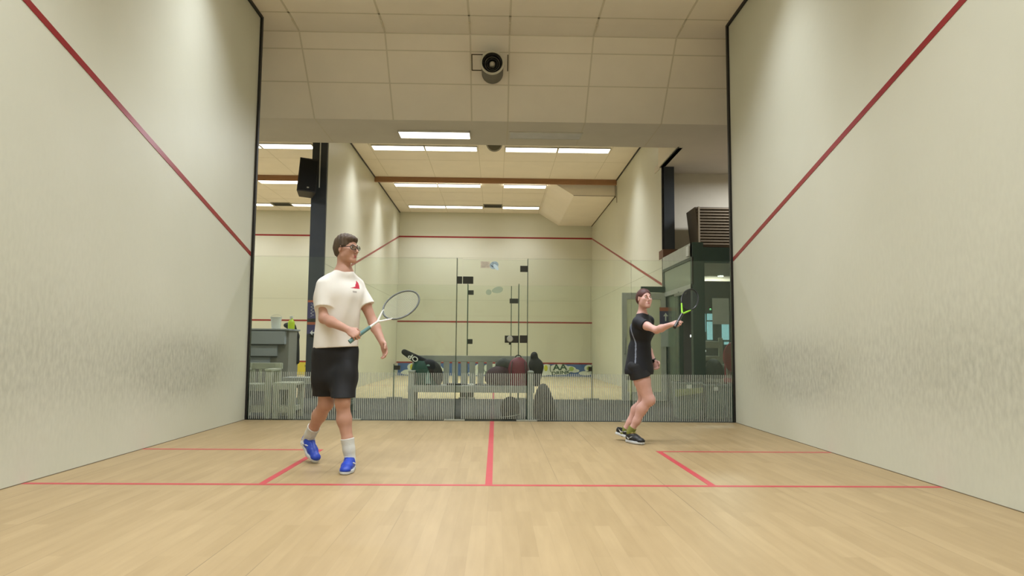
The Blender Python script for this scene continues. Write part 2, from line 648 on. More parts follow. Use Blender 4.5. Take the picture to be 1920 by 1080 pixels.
# columns at the ends of the dividing walls
cl = struct('column_left', MB().box((-3.49, YC - 0.06, 0), (-3.21, YC + 0.06, H)), m_column)
MB().box((-3.35, YC - 0.075, 3.95), (-3.33, YC - 0.06, H)).build('conduit', m_white, cl)
cr = struct('column_right', MB().box((3.23, YC - 0.06, 0), (3.43, YC + 0.06, S)), m_column)
MB().box((3.195, YC - 0.04, 0), (3.225, YC - 0.0, H)).build('edge_trim', m_black, cr)

# foyer wall above the vestibule
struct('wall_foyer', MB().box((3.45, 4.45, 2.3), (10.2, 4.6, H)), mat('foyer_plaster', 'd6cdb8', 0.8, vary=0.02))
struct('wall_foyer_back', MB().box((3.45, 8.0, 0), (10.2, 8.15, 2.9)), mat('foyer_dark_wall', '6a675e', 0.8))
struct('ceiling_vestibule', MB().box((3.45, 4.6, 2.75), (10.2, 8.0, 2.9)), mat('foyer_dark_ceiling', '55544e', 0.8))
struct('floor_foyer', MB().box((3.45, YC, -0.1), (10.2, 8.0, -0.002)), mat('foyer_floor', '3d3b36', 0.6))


# ------------------------------------------------------------------ luminaires
def make_lamp():
    r = empty('ceiling_lamp')
    fr = MB()
    L_, W_ = 1.17, 0.37
    for a, b in (((-L_ / 2, -W_ / 2), (L_ / 2, -W_ / 2 + .012)), ((-L_ / 2, W_ / 2 - .012), (L_ / 2, W_ / 2)),
                 ((-L_ / 2, -W_ / 2), (-L_ / 2 + .012, W_ / 2)), ((L_ / 2 - .012, -W_ / 2), (L_ / 2, W_ / 2))):
        fr.box((a[0], a[1], -0.03), (b[0], b[1], 0.0))
    fr.build('lamp_housing', m_lampframe, r)
    MB().box((-L_ / 2 + .012, -W_ / 2 + .012, -0.022), (L_ / 2 - .012, W_ / 2 - .012, -0.012)).build('diffuser', m_lamp, r)
    ld = bpy.data.lights.new('tube_light', 'AREA')
    ld.shape = 'RECTANGLE'
    ld.size = L_ - .04
    ld.size_y = W_ - .04
    ld.energy = LAMP_W
    ld.color = (0.94, 1.0, 1.09)
    ld.spread = math.radians(SPREAD)
    lo = bpy.data.objects.new('tube_light', ld)
    COL.objects.link(lo)
    lo.parent = r
    lo.location = (0, 0, -0.03)
    return r


LAMP_W = 46
SPREAD = 112
proto = None
XL = (-2.19, -1.01, 0.79, 1.98)
POSW = ['leftmost', 'second from left', 'third from left', 'rightmost']
spots = []
for y in (-2.1, -5.5, -8.7):
    for i, x in enumerate(XL):
        spots.append((x, y, H, 'white tube lamp in the court ceiling above the players', 'lamps above the players, out of the picture'))
for k, y in enumerate((6.24, 9.72, 12.86)):
    rowname = ('nearest row, in front of the wooden beam', 'row just behind the wooden beam', 'farthest row, beside the grey vent')[k]
    for i, x in enumerate(XL):
        if k and i == 3: continue
        spots.append((x, y, H - (.035 if k == 1 else 0), 'lit tube lamp, %s of the %s' % (POSW[i], rowname), 'tube lamps in the opposite court ceiling'))
    for i, x in enumerate((-8.84, -7.66, -5.86, -4.67)):
        lb = 'neighbouring court tube lamp, %s in the %s' % (('far left one', 'beside wall edge', 'left of speaker', 'next to dark column')[i], ('first row', 'row behind its beam', 'row at its grey vent')[k])
        spots.append((x, y, H, lb, 'tube lamps in the neighbouring court ceiling'))
spots.append((-1.0, 2.06, S, 'single bright tube lamp in the lowered soffit over the corridor', 'corridor lamps'))
spots.append((-5.5, 2.06, S, 'added corridor tube lamp, unseen left of the court wall', 'corridor lamps'))  # unseen lamp, put in for more light along the corridor
spots.append((5.2, 2.9, S, 'added foyer fill lamp, unseen behind the right court wall', 'corridor lamps'))  # unseen fill lamp, added to brighten the foyer
for i, (x, y, z, lb, gr) in enumerate(spots):
    if proto is None:
        proto = make_lamp(); o = proto
    else:
        o = copy_tree(proto)
    o.location = (x, y, z)
    if y == 12.86:
        for ch_ in [k_ for k_ in bpy.data.objects if k_.parent == o and k_.type == 'LIGHT']:
            ch_.data = ch_.data.copy(); ch_.data.energy = LAMP_W * .55
    if gr == 'corridor lamps':
        for ch_ in [k_ for k_ in bpy.data.objects if k_.parent == o and k_.type == 'LIGHT']:
            ch_.data = ch_.data.copy(); ch_.data.energy = LAMP_W * 2.6; ch_.data.spread = PI * .95
    tag(o, lb, 'ceiling lamp', gr)

# the unlit lamp panel in the soffit
u_ = empty('ceiling_lamp', (0.82, 2.06, S))
for a_, b_ in (((-.6, -.19), (.6, -.17)), ((-.6, .17), (.6, .19)), ((-.6, -.17), (-.58, .17)), ((.58, -.17), (.6, .17))):
    MB().box((a_[0], a_[1], -.012), (b_[0], b_[1], 0)).build('lamp_housing', m_lampframe, u_)
MB().box((-.58, -.17, -.008), (.58, .17, 0)).build('diffuser', mat('unlit_diffuser', 'c4c2c0', .4), u_)
tag(u_, 'switched off flat lamp panel in the soffit right of the lit one', 'ceiling lamp')

# vents
for x, y, lb in ((-0.1, 12.66, 'grey ceiling vent between the lamps of the opposite court'), (-6.75, 12.8, 'grey ceiling vent in the left neighbouring court')):
    v = tag(MB().box((x - .3, y - .24, H - .02), (x + .3, y + .24, H)).build('ceiling_vent', m_vent), lb, 'vent', 'ceiling vents')
    sl = MB()
    for k in range(7):
        sl.box((x - .27, y - .2 + k * .06, H - .026), (x + .27, y - .175 + k * .06, H - .019))
    sl.build('vent_slats', m_fit, v)

# ------------------------------------------------------------------ glass walls
def pane(parent, x0, x1, y, z0, z1, name='glass_pane', th=0.012):
    mb = MB()
    mb.box((x0 + .002, y - th / 2, z0), (x1 - .002, y + th / 2, z1))
    o = mb.build(name, [m_glass, m_edge], parent)
    for p in o.data.polygons:
        if abs(p.normal.y) < 0.5:
            p.material_index = 1
    return o


def fitting(parent, x0, x1, y, z0, z1, name='hinge_plate', m=None):
    return MB().box((x0, y - .022, z0), (x1, y + .022, z1), bev=.003).build(name, m or m_fit, parent)


gw = empty('wall_back', (0, 0, 0)); gw['kind'] = 'structure'
GT = 2.13
XP = [(-3.165, -1.83), (-1.83, -0.487), (0.455, 1.83), (1.83, 3.165)]
for a, b in XP:
    pane(gw, a, b, 0.0, 0.0, GT)
    st = MB()
    k = math.ceil((a + .01) / 0.02495)
    while k * 0.02495 < b - .01:
        x = k * 0.02495
        st.box((x - .0042, -0.0085, 0.015), (x + .0042, -0.0065, 0.62))
        k += 1
    st.build('stripe_band', m_stripe, gw)
pane(gw, -.483, -.411, 0.0, 0.0, GT)
# full height fins beside the door, low fins at the other joints
for x, h in ((-0.487, 2.14), (0.455, 2.14), (-1.83, 0.62), (1.83, 0.62)):
    MB().box((x - .0035, 0.008, 0.0), (x + .0035, 0.15, h)).build('glass_fin', [m_edge if h > 1 else m_glass], gw)
    if h < 1:
        MB().box((x - .007, 0.0, 0.0), (x - .001, 0.012, h + .1)).build('fin_edge', m_edge, gw)
        fitting(gw, x - .06, x + .05, 0.03, 0.545, 0.60, 'clamp_plate')
    MB().box((x - .14, -0.03, 0.0), (x + .13, 0.03, 0.022), bev=.004).build('floor_clamp', m_steel, gw)
# the door of the played court
dr = empty('door_1', (0, 0, 0)); dr['kind'] = 'structure'
pane(dr, -0.409, 0.447, 0.0, 0.012, 2.118, 'door_pane')
st = MB()
for k in range(-16, 18):
    x = k * 0.02495
    st.box((x - .0042, -0.0085, 0.03), (x + .0042, -0.0065, 0.62))
st.build('stripe_band', m_stripe, dr)
fitting(gw, -0.484, -0.415, 0, 1.795, 1.89)
fitting(dr, -0.405, -0.268, 0, 1.795, 1.89, 'door_hinge')
fitting(gw, 0.352, 0.452, 0, 1.96, 2.04)
lk = fitting(dr, 0.155, 0.335, 0, 1.02, 1.115, 'door_lock')
fitting(gw, 0.352, 0.452, 0, 1.02, 1.12, 'strike_plate')
kn = MB().lathe([(0.001, .075), (.034, .075), (.042, .066), (.042, .05), (.014, .045), (.014, 0)], seg=24,
                mx=Matrix.Translation((0.222, -0.02, 1.07)) @ Matrix.Rotation(PI / 2, 4, 'X'), cap=False)
kn.build('door_knob', m_steel, lk, smooth=True)
MB().box((.21, -.035, .995), (.235, -.02, 1.03)).build('key', m_fit, lk)
# stickers on the glass door
m_st1 = mat('pink_grey_paper', 'bcb4a2', 0.7, vary=0.1, scale=30)
m_st2 = mat('blue_grey_print', '8fa3ad', 0.6, vary=0.35, scale=25)
m_foot = mat('pale_green_sticker', '98a68e', 0.7)
MB().box((-0.173, -.0085, 2.005), (-0.05, -.0065, 2.095)).build('notice_paper', m_st1, dr)
ln = MB()
for k in range(5): ln.box((-0.16, -.0095, 2.02 + k * .014), (-0.07 + .01 * (k % 2), -.0085, 2.024 + k * .014))
ln.build('notice_writing', mat('faint_ink', '9d958a', 0.8), dr)


def disc(pts, y0, y1, name, m, parent):
    return MB().prism([(x, y0, z) for x, z in pts], (0, y1 - y0, 0)).build(name, m, parent)


def ell(cx, cz, a, b, rot=0, n=28, k=0.0):
    r = []
    for i in range(n):
        t = 2 * PI * i / n
        x, z = a * math.cos(t), b * math.sin(t) * (1 + k * math.cos(t))
        r.append((cx + x * math.cos(rot) - z * math.sin(rot), cz + x * math.sin(rot) + z * math.cos(rot)))
    return r


disc(ell(0.005, 2.045, .06, .05, .4), -.0085, -.0065, 'round_sticker', m_st2, dr)
disc(ell(0.03, 2.02, .05, .022, -.9), -.0095, -.0085, 'round_sticker', mat('sticker_light_blue', 'b9cdd6', .6), dr)
disc(ell(-0.02, 2.03, .022, .008, -.8), -.0105, -.0095, 'round_sticker', mat('sticker_dark', '55606a', .6), dr)
# shoe print: sole and heel
disc(ell(0.052, 1.715, .075, .042, .22, k=.18), -.0085, -.0065, 'shoe_print_sole', m_foot, dr)
disc([p for p in ell(-0.062, 1.685, .038, .037, .2)], -.0085, -.0065, 'shoe_print_heel', m_foot, dr)

# the glass front of the opposite court
gw2 = empty('wall_back_opposite', (0, YC, 0)); gw2['kind'] = 'structure'
P2 = [(-3.2, -1.83), (-1.83, -0.495), (0.46, 1.83), (1.83, 3.19)]
for a, b in P2:
    o = pane(gw2, a, b, 0, 0.0, GT)
for x, h in ((-0.495, 2.13), (0.46, 2.13), (-1.84, 0.62), (1.83, 0.62)):
    MB().box((x - .008, -0.15, 0.0), (x + .008, -0.008, h)).build('glass_fin', m_edge if h > 1 else m_glass, gw2)
    MB().box((x - .007, -0.16, 0.0), (x + .007, -0.146, h + .02)).build('fin_edge', m_edge, gw2)
    if h < 1: fitting(gw2, x - .06 if x > 0 else x, x if x > 0 else x + .11, -0.1, 0.53, 0.61, 'clamp_plate')
    MB().box((x - .15, -0.04, 0.0), (x + .15, 0.02, 0.025)).build('floor_clamp', m_steel, gw2)
d2 = empty('door_2', (0, YC, 0)); d2['kind'] = 'structure'
pane(d2, -0.49, 0.32, 0, 0.012, 2.12, 'door_pane')
pane(d2, 0.325, 0.45, 0, 0.012, 2.12, 'side_pane')
MB().box((.316, -.01, 0), (.33, .01, 2.12)).build('door_edge', m_edge, d2)
fitting(d2, -.495, -.39, -0.02, 1.945, 2.03, 'door_hinge')
fitting(d2, -.495, -.40, -0.02, 1.02, 1.11, 'door_hinge')
fitting(d2, -.62, -.36, -0.02, 0.03, 0.14, 'door_hinge')
fitting(d2, .29, .45, -0.02, 1.79, 1.88, 'door_clamp')
fitting(d2, -.7, -.35, -0.02, 0.15, 0.175, 'door_sill_clip', m_steel)

# advertising on the tin of the opposite front wall
m_ad = mat('ad_blue', '3f6199', 0.6, vary=.15, scale=9)
m_cloud = mat('ad_cloud', 'd3dbce', 0.6, vary=.06)
m_adg = mat('ad_green', '1f4a38', 0.6)
m_ady = mat('ad_yellow', 'c3c63d', 0.6)
m_adl = mat('ad_leaf', '9fb858', .6)
y0 = YF - .012
MB().box((-3.15, y0, 0.03), (3.17, YF, 0.43)).build('tin_board', m_ad, wfar)
for cx in (2.12, -.05, -2.25):
    for i, (dx, z, a, b) in enumerate(((-.42, .30, .17, .13), (0.0, .31, .32, .12), (-.2, .16, .55, .09), (.33, .27, .22, .10), (.5, .22, .16, .06), (-.55, .12, .25, .07))):
        disc(ell(cx + dx, z, a, b), y0 - .003 - i * .0006, y0, 'ad_cloud_shape', m_cloud, wfar)
    disc(ell(cx - .44, .30, .06, .10), y0 - .009, y0, 'ad_fruit_shape', m_ady, wfar)
    disc(ell(cx + .40, .28, .08, .07), y0 - .009, y0, 'ad_fruit_shape', m_adl, wfar)
    arc = MB()
    arc.tube([(cx - .25 + .05 * math.cos(t), y0 - .006, .29 + .13 * math.sin(t)) for t in [2.0 + k * .25 for k in range(10)]], .010, 6)
    arc.build('ad_curve', m_adg, wfar)
    text('ad_writing', 'AA', .27, m_adg, wfar, (cx + .02, y0 - .009, .325), (PI / 2, -.05, 0), sx=1.25, bold=.008)
    text('ad_writing', 'DRINK', .15, m_adg, wfar, (cx + .05, y0 - .009, .15), (PI / 2, -.1, 0), sx=1.35, bold=.004)
disc(ell(3.1, .30, .16, .12), y0 - .003, y0, 'ad_cloud_shape', m_cloud, wfar)
disc(ell(2.98, .14, .22, .07), y0 - .003, y0, 'ad_cloud_shape', m_cloud, wfar)
disc(ell(3.1, .30, .08, .07), y0 - .009, y0, 'ad_fruit_shape', m_adl, wfar)
# yellow ad panel on the tin of the neighbouring court
MB().box((-9.8, YF - .012, .03), (-5.72, YF, .43)).build('tin_board', mat('ad_yellow_panel', 'c9b93a', .6), wleft)
MB().box((-6.62, YF - .014, .03), (-6.52, YF, .43)).build('tin_board_band', mat('ad_orange', '9c5a3c', .6), wleft)
text('ad_writing', 'y', .12, m_adg, wleft, (-6.15, YF - .014, .33), (PI / 2, 0, 0))

# ------------------------------------------------------------------ ceiling speakers (round drum with stepped cone)
m_spk = mat('speaker_grey', '5a574b', 0.5)
m_spkd = mat('speaker_dark', '26241d', 0.6)
m_ring = mat('speaker_rim', 'b2ad9b', 0.4)


def drum(loc, rx, label):
    r = empty('ceiling_speaker', loc)
    r.rotation_euler = (rx, 0, 0)
    # opening faces local -z
    MB().lathe([(.158, 0.46), (.158, 0.0), (.166, -.012), (.166, -.02), (.146, -.02), (.146, 0.0), (.140, .18), (.001, .18)], seg=48, cap=False).build('drum_body', m_spk, r, smooth=True)
    MB().lathe([(.172, -.004), (.172, -.024), (.145, -.024), (.145, -.004)], seg=48, cap=False).build('rim', m_ring, r, smooth=True)
    for k, (ra, z) in enumerate(((.125, .02), (.098, .045), (.072, .06))):
        MB().lathe([(ra, z), (ra + .008, z), (ra + .008, z + .06), (ra, z + .06), (ra, z)], seg=40, cap=False).build('cone_ring', m_spkd if k % 2 == 0 else m_spk, r, smooth=True)
    MB().lathe([(.142, .12), (.1, .13), (.05, .15), (.001, .15)], seg=40, cap=False).build('cone', m_spkd, r, smooth=True)
    MB().lathe([(.001, .012), (.022, .018), (.036, .035), (.04, .06), (.04, .15)], seg=32, cap=False).build('centre_cap', m_ring, r, smooth=True)
    tag(r, label, 'speaker', 'round ceiling speakers')
    return r


drum(at(923, 118, .36), math.radians(-86), 'round drum speaker with stepped cone hanging from the sloping ceiling')
g = drum(at(927, 269, 5.2), math.radians(-72), 'round dark speaker half hidden above the soffit edge in the opposite court')
MB().lathe([(.001, -.028), (.145, -.024), (.15, -.018)], seg=40, cap=False).build('grille_cover', mat('speaker_cover', '6f6a58', .7), g, smooth=True)
bk_ = MB().box((-.02, -.02, 0), (.02, .02, H - g.location.z - .12)).build('bracket', m_spkd, g, loc=(0, .09, .25))
bk_.rotation_euler = (math.radians(72), 0, 0)

# loudspeaker box on the left column
sp_c = at(577, 334, 3.72)
ls = empty('loudspeaker', sp_c, math.radians(-14))
ls.rotation_euler = (math.radians(-10), math.radians(4), math.radians(16))
MB().prism([(-.17, -.15, -.33), (.17, -.15, -.33), (.12, .15, -.33), (-.12, .15, -.33)], (0, 0, .66)).build('cabinet', mat('speaker_box_black', '1b1a18', .55), ls)
MB().box((-.15, -.16, -.30), (.15, -.148, .30), bev=.008).build('grille_cloth', mat('speaker_cloth', '100f0e', .9, bump=.4, bscale=400), ls)
disc(ell(0.02, -.25, .022, .014), -.164, -.16, 'badge', m_steel, ls)
MB().box((-.03, .14, -.05), (.03, .24, .05)).build('bracket', m_fit, ls)
tag(ls, 'black loudspeaker box mounted high on the dark column', 'loudspeaker')

# ------------------------------------------------------------------ signs
def arrow_sign(name, c, w, h, label, arrow, parent=None, ph=True):
    r = empty(name, c)
    MB().box((-w / 2, -.004, -h / 2), (w / 2, .004, h / 2)).build('sign_board', mat('sign_purple', '3f3b63', .5), r)
    MB().box((-w / 2, -.006, h / 2 - h * .22), (w / 2, -.004, h / 2)).build('sign_band', mat('sign_orange', 'a75a3a', .5), r)
    a = MB()
    if arrow == 'up':
        a.prism([(-.012, -.007, -.10), (.012, -.007, -.10), (.012, -.007, .0), (-.012, -.007, .0)], (0, .003, 0))
        a.prism([(-.045, -.007, -.01), (.045, -.007, -.01), (0, -.007, .055)], (0, .003, 0))
    else:
        a.prism([(.0, -.007, -.10), (.045, -.007, -.10), (.045, -.007, -.075), (.0, -.007, -.075)], (0, .003, 0))
        a.prism([(.0, -.007, -.135), (.0, -.007, -.04), (-.045, -.007, -.088)], (0, .003, 0))
    a.build('arrow', m_white, r)
    tag(r, label, 'sign', 'arrow signs')
    return r


arrow_sign('direction_sign', at(1248, 592, 3.78), .225, .31, 'purple sign with orange top band and white arrow pointing up', 'up')
tag(MB().box((-.11, -.003, -.2), (.11, .003, .2)).build('notice_sheet', mat('white_paper', 'b9c2b8', .7), loc=at(1250, 630, 3.785)), 'plain pale paper sheet just below the arrow-up sign', 'paper sheet')
s2 = arrow_sign('direction_sign', at(586, 615, 3.9), .20, .22, 'lower purple sign on the left column with arrow pointing left', 'left')
r = empty('direction_sign', at(586, 580, 3.9))
MB().box((-.09, -.004, -.17), (.09, .004, .17)).build('sign_board', MATS['sign_purple'], r)
MB().box((-.09, -.005, .13), (.09, -.003, .17)).build('sign_band', MATS['sign_orange'], r)
zz = MB()
for k in range(4): zz.tube([(-.03, -.007, .1 - k * .06), (.03, -.007, .075 - k * .06), (-.03, -.007, .05 - k * .06)], .004, 5)
zz.build('sign_figure', m_white, r)
tag(r, 'upper purple sign on the left column showing small white figures', 'sign', 'arrow signs')


# ------------------------------------------------------------------ benches
def make_bench(name, L_, m, label, back=True, slats=13, depth=.42, seat=.44, top=.84, loc=(0, 0, 0), rz=0, gap=.03, legs=None, stretch=False):
    """seat front along local -y, back rest along +y"""
    r = empty(name, loc, rz)
    hw = L_ / 2
    sb = MB()
    nb = 4
    bw = depth / nb
    for k in range(nb):
        sb.box((-hw, -depth / 2 + k * bw, seat - .03), (hw, -depth / 2 + (k + 1) * bw - .012, seat), bev=.004)
    sb.build('seat', m, r)
    MB().box((-hw, -depth / 2 - .018, seat - .09), (hw, -depth / 2, seat - .0), bev=.004).build('front_rail', m, r)
    MB().box((-hw, depth / 2, seat - .09), (hw, depth / 2 + .018, seat - .02), bev=.004).build('rear_rail', m, r)
    for x in (-hw + .05, hw - .05):
        MB().box((x - .04, -depth / 2 - .02, 0), (x + .04, -depth / 2 + .045, seat - .0 + (.17 if back else -.03)), bev=.005).build('leg', m, r)
        MB().box((x - .04, depth / 2 - .045, 0), (x + .04, depth / 2 + .02, top if back else seat - .03), bev=.005).build('leg', m, r)
        if back:
            MB().box((x - .045, -depth / 2 - .03, seat + .17), (x + .045, depth / 2, seat + .20), bev=.006).build('armrest', m, r)
        MB().box((x - .02, -depth / 2, .10), (x + .02, depth / 2, .16)).build('side_rail', m, r)
    if stretch:
        MB().box((-hw, -depth / 2 - .01, .08), (hw, -depth / 2 + .02, .17)).build('stretcher', m, r)
    if back:
        MB().box((-hw, depth / 2 - .005, top - .085), (hw, depth / 2 + .035, top), bev=.006).build('top_rail', m, r)
        w = (L_ - .12) / slats
        for k in range(slats):
            x = -hw + .06 + k * w
            MB().box((x + gap / 2, depth / 2, seat - .03), (x + w - gap / 2, depth / 2 + .02, top - .08), bev=.003).build('back_slat', m, r)
    tag(r, label, 'bench', 'wooden benches behind the glass')
    return r


m_bgrey = mat('bench_grey_paint', '9a9e96', .65, vary=.08, scale=5, bump=.1)
m_bbeige = mat('bench_pale_wood', 'aeb09c', .7, vary=.1, scale=4, bump=.1)
BX = (-1.14 + .56) / 2
make_bench('slatted_bench', 1.70, m_bgrey, 'long grey slatted bench holding the sports bags behind the glass', loc=(BX, .50, 0), slats=13, gap=.038)
make_bench('slatted_bench', .50, m_bbeige, 'pale wooden bench with high back in the corner beside the left court wall', loc=(-3.16, .36, 0), slats=4, top=.72, seat=.45, gap=.05, stretch=True)
make_bench('slatted_bench', .31, m_bbeige, 'low pale wooden stool end of the left corner bench', back=False, loc=(-2.74, .34, 0), seat=.47, stretch=True)
make_bench('slatted_bench', 1.0, m_bgrey, 'plain grey low bench standing between the pale bench and the left post', back=False, loc=(-2.55, 1.25, 0), seat=.5)


# ------------------------------------------------------------------ counter on the left with its things
m_cab = mat('cabinet_grey', '84847a', .6, vary=.03)
m_drw = mat('cabinet_blue_grey', '9aa1a3', .6, vary=.03)
cb = empty('stepped_cabinet', (-3.53, 1.75, 0))
MB().box((-.5, -.22, 0), (.42, .3, 1.19), bev=.006).build('cabinet_body', m_cab, cb)
MB().box((-.5, -.30, 1.19), (.44, .32, 1.215), bev=.004).build('worktop', m_drw, cb)
for k, (x1, z0, z1, yy) in enumerate(((.38, .98, 1.175, -.31), (.26, .80, .965, -.275), (.15, .66, .785, -.24))):
    d = MB().box((-.5, yy, z0), (x1, yy + .06 + .03 * (2 - k), z1), bev=.004).build('drawer_front', m_drw, cb)
    MB().box((-.5, yy - .004, z0 - .012), (x1, yy + .03, z0 - .0)).build('shadow_gap', m_fit, d)
tag(cb, 'grey counter with stepped drawer fronts behind the left benches', 'cabinet')
bk = empty('bucket', (-3.36, 1.68, 1.216))
MB().lathe([(.065, 0), (.082, .17), (.088, .172), (.088, .182), (.08, .182), (.062, .01), (.001, .01)], seg=32, cap=False).build('bucket_body', m_white, bk, smooth=True)
MB().tube([(.085 * math.cos(t), 0, .17 + .05 * math.sin(t)) for t in [PI * k / 12 for k in range(13)]], .003, 6).build('handle', m_steel, bk)
tag(bk, 'white bucket standing on the stepped grey counter', 'bucket')
sp = empty('spray_bottle', (-3.12, 1.66, 1.216))
MB().lathe([(.001, 0), (.05, .0), (.052, .09), (.045, .12), (.018, .15), (.016, .165), (.001, .165)], seg=28, cap=False).build('bottle_body', mat('lime_plastic', 'b9d422', .35), sp, smooth=True)
MB().box((-.02, -.035, .165), (.02, .03, .20), bev=.006).box((-.008, -.05, .14), (.008, -.04, .19)).build('trigger_head', m_white, sp)
tag(sp, 'lime green spray bottle with white head on the grey counter', 'spray bottle')


# ------------------------------------------------------------------ signed distance modelling
def _rot(dirv, up=(0, 0, 1)):
    d = np.array(dirv, float); d /= np.linalg.norm(d)
    u = np.array(up, float)
    s = np.cross(u, d)
    if np.linalg.norm(s) < 1e-6: s = np.cross((1, 0, 0), d)
    s /= np.linalg.norm(s)
    return np.stack([s, np.cross(d, s), d])       # rows: side, up', dir


class SDF:
    def __init__(self, lo, hi, vox):
        self.lo = np.array(lo, float) - 3 * vox
        self.v = vox
        n = np.ceil((np.array(hi, float) + 3 * vox - self.lo) / vox).astype(int) + 1
        self.f = np.full(n, 0.06, np.float32)

    def _reg(self, lo, hi):
        i0 = np.maximum(0, np.floor((np.array(lo) - self.lo) / self.v).astype(int))
        i1 = np.minimum(np.array(self.f.shape), np.ceil((np.array(hi) - self.lo) / self.v).astype(int) + 1)
        if (i1 <= i0).any(): return None
        ax = [(self.lo[k] + self.v * np.arange(i0[k], i1[k])).astype(np.float32) for k in range(3)]
        X, Y, Z = np.meshgrid(*ax, indexing='ij')
        return tuple(slice(i0[k], i1[k]) for k in range(3)), X, Y, Z

    def _mix(self, sl, d, k, sub=False):
        a = self.f[sl]
        if sub:
            d = -d
            if k > 0:
                h = np.maximum(k - np.abs(a - d), 0) / k
                self.f[sl] = np.maximum(a, d) + h * h * k * .25
            else:
                self.f[sl] = np.maximum(a, d)
            return
        if k > 0:
            h = np.maximum(k - np.abs(a - d), 0) / k
            self.f[sl] = np.minimum(a, d) - h * h * k * .25
        else:
            self.f[sl] = np.minimum(a, d)

    def cone(self, a, b, ra, rb, k=.02, sub=False, flat=None):
        """round cone from a to b; flat = (direction, factor) squeezes the section along the direction"""
        a = np.array(a, float); b = np.array(b, float)
        pad = max(ra, rb) * (1.0 / (flat[1] if flat and flat[1] < 1 else 1) if False else 1) + k + .04
        rg = self._reg(np.minimum(a, b) - pad, np.maximum(a, b) + pad)
        if rg is None: return self
        sl, X, Y, Z = rg
        px, py, pz = X - a[0], Y - a[1], Z - a[2]
        ba = b - a
        t = np.clip((px * ba[0] + py * ba[1] + pz * ba[2]) / max(1e-9, ba @ ba), 0, 1)
        qx, qy, qz = px - t * ba[0], py - t * ba[1], pz - t * ba[2]
        rr = ra + (rb - ra) * t
        if flat:
            n = np.array(flat[0], float); n /= np.linalg.norm(n)
            f = flat[1]
            c = qx * n[0] + qy * n[1] + qz * n[2]
            e = c * (1 / f - 1)
            L2 = np.sqrt((qx + n[0] * e) ** 2 + (qy + n[1] * e) ** 2 + (qz + n[2] * e) ** 2)
            d = (L2 - rr) * np.where(L2 > 1e-6, np.sqrt(qx * qx + qy * qy + qz * qz) / np.maximum(L2, 1e-6), f) if f < 1 else (L2 - rr)
        else:
            d = np.sqrt(qx * qx + qy * qy + qz * qz) - rr
        self._mix(sl, d.astype(np.float32), k, sub)
        return self

    def chain(self, pts, rads, k=.02, flat=None):
        for i in range(len(pts) - 1):
            self.cone(pts[i], pts[i + 1], rads[i], rads[i + 1], k, flat=flat)
        return self

    def ell(self, c, r, B=None, k=.02, sub=False):
        """ellipsoid, radii along rows of B"""
        c = np.array(c, float); r = np.array(r, float)
        B = np.eye(3) if B is None else np.array(B)
        pad = r.max() + k + .03
        rg = self._reg(c - pad, c + pad)
        if rg is None: return self
        sl, X, Y, Z = rg
        p = [(X - c[0]) * B[i][0] + (Y - c[1]) * B[i][1] + (Z - c[2]) * B[i][2] for i in range(3)]
        k0 = np.sqrt(sum((p[i] / r[i]) ** 2 for i in range(3)))
        k1 = np.sqrt(sum((p[i] / r[i] ** 2) ** 2 for i in range(3)))
        d = k0 * (k0 - 1) / np.maximum(k1, 1e-6)
        self._mix(sl, d.astype(np.float32), k, sub)
        return self

    def box(self, c, h, B=None, rnd=.005, k=0.0, sub=False):
        c = np.array(c, float)
        B = np.eye(3) if B is None else np.array(B)
        pad = np.linalg.norm(h) + k + .03
        rg = self._reg(c - pad, c + pad)
        if rg is None: return self
        sl, X, Y, Z = rg
        q = [np.abs((X - c[0]) * B[i][0] + (Y - c[1]) * B[i][1] + (Z - c[2]) * B[i][2]) - (h[i] - rnd) for i in range(3)]
        d = np.sqrt(sum(np.maximum(t, 0) ** 2 for t in q)) + np.minimum(np.maximum(q[0], np.maximum(q[1], q[2])), 0) - rnd
        self._mix(sl, d.astype(np.float32), k, sub)
        return self

    def cut(self, p, n, lo=None, hi=None):
        """remove everything on the side of the plane that n points to"""
        rg = self._reg(lo if lo is not None else self.lo, hi if hi is not None else self.lo + self.v * np.array(self.f.shape))
        sl, X, Y, Z = rg
        n = np.array(n, float); n /= np.linalg.norm(n)
        d = (X - p[0]) * n[0] + (Y - p[1]) * n[1] + (Z - p[2]) * n[2]
        self.f[sl] = np.maximum(self.f[sl], d.astype(np.float32))
        return self

    def noise(self, amp, freq, seed=0, lo=None):
        """cloth folds: a few crossing waves added to the distance"""
        rs = np.random.RandomState(seed)
        sl, X, Y, Z = self._reg(self.lo, self.lo + self.v * np.array(self.f.shape))
        g = np.zeros_like(X)
        for i in range(5):
            w = rs.normal(size=3) * freq * (1, 1, .45)
            g += np.sin(X * w[0] + Y * w[1] + Z * w[2] + rs.rand() * 6)
        self.f += (amp * g / 5 * 1.6).astype(np.float32)
        return self

    def build(self, name, m, parent=None, origin=(0, 0, 0)):
        import openvdb
        g = openvdb.FloatGrid(0.06)
        f = np.clip(self.f, -4 * self.v, 4 * self.v)
        f[0], f[-1], f[:, 0], f[:, -1], f[:, :, 0], f[:, :, -1] = (4 * self.v,) * 6
        g.background = 4 * self.v
        g.copyFromArray(np.ascontiguousarray(f), tolerance=0.0)
        pts, tri, quads = g.convertToPolygons(isovalue=0.0, adaptivity=0.0)
        pts = np.asarray(pts) * self.v + self.lo - np.array(origin, float)
        quads = np.asarray(quads)
        me = bpy.data.meshes.new(name)
        me.from_pydata(pts.tolist(), [], quads.tolist() + [list(t) for t in np.asarray(tri).tolist()])
        me.update()
        for p in me.polygons: p.use_smooth = True
        for q in (m if isinstance(m, (list, tuple)) else [m]): me.materials.append(q)
        o = bpy.data.objects.new(name, me)
        COL.objects.link(o)
        if parent: o.parent = parent
        return o


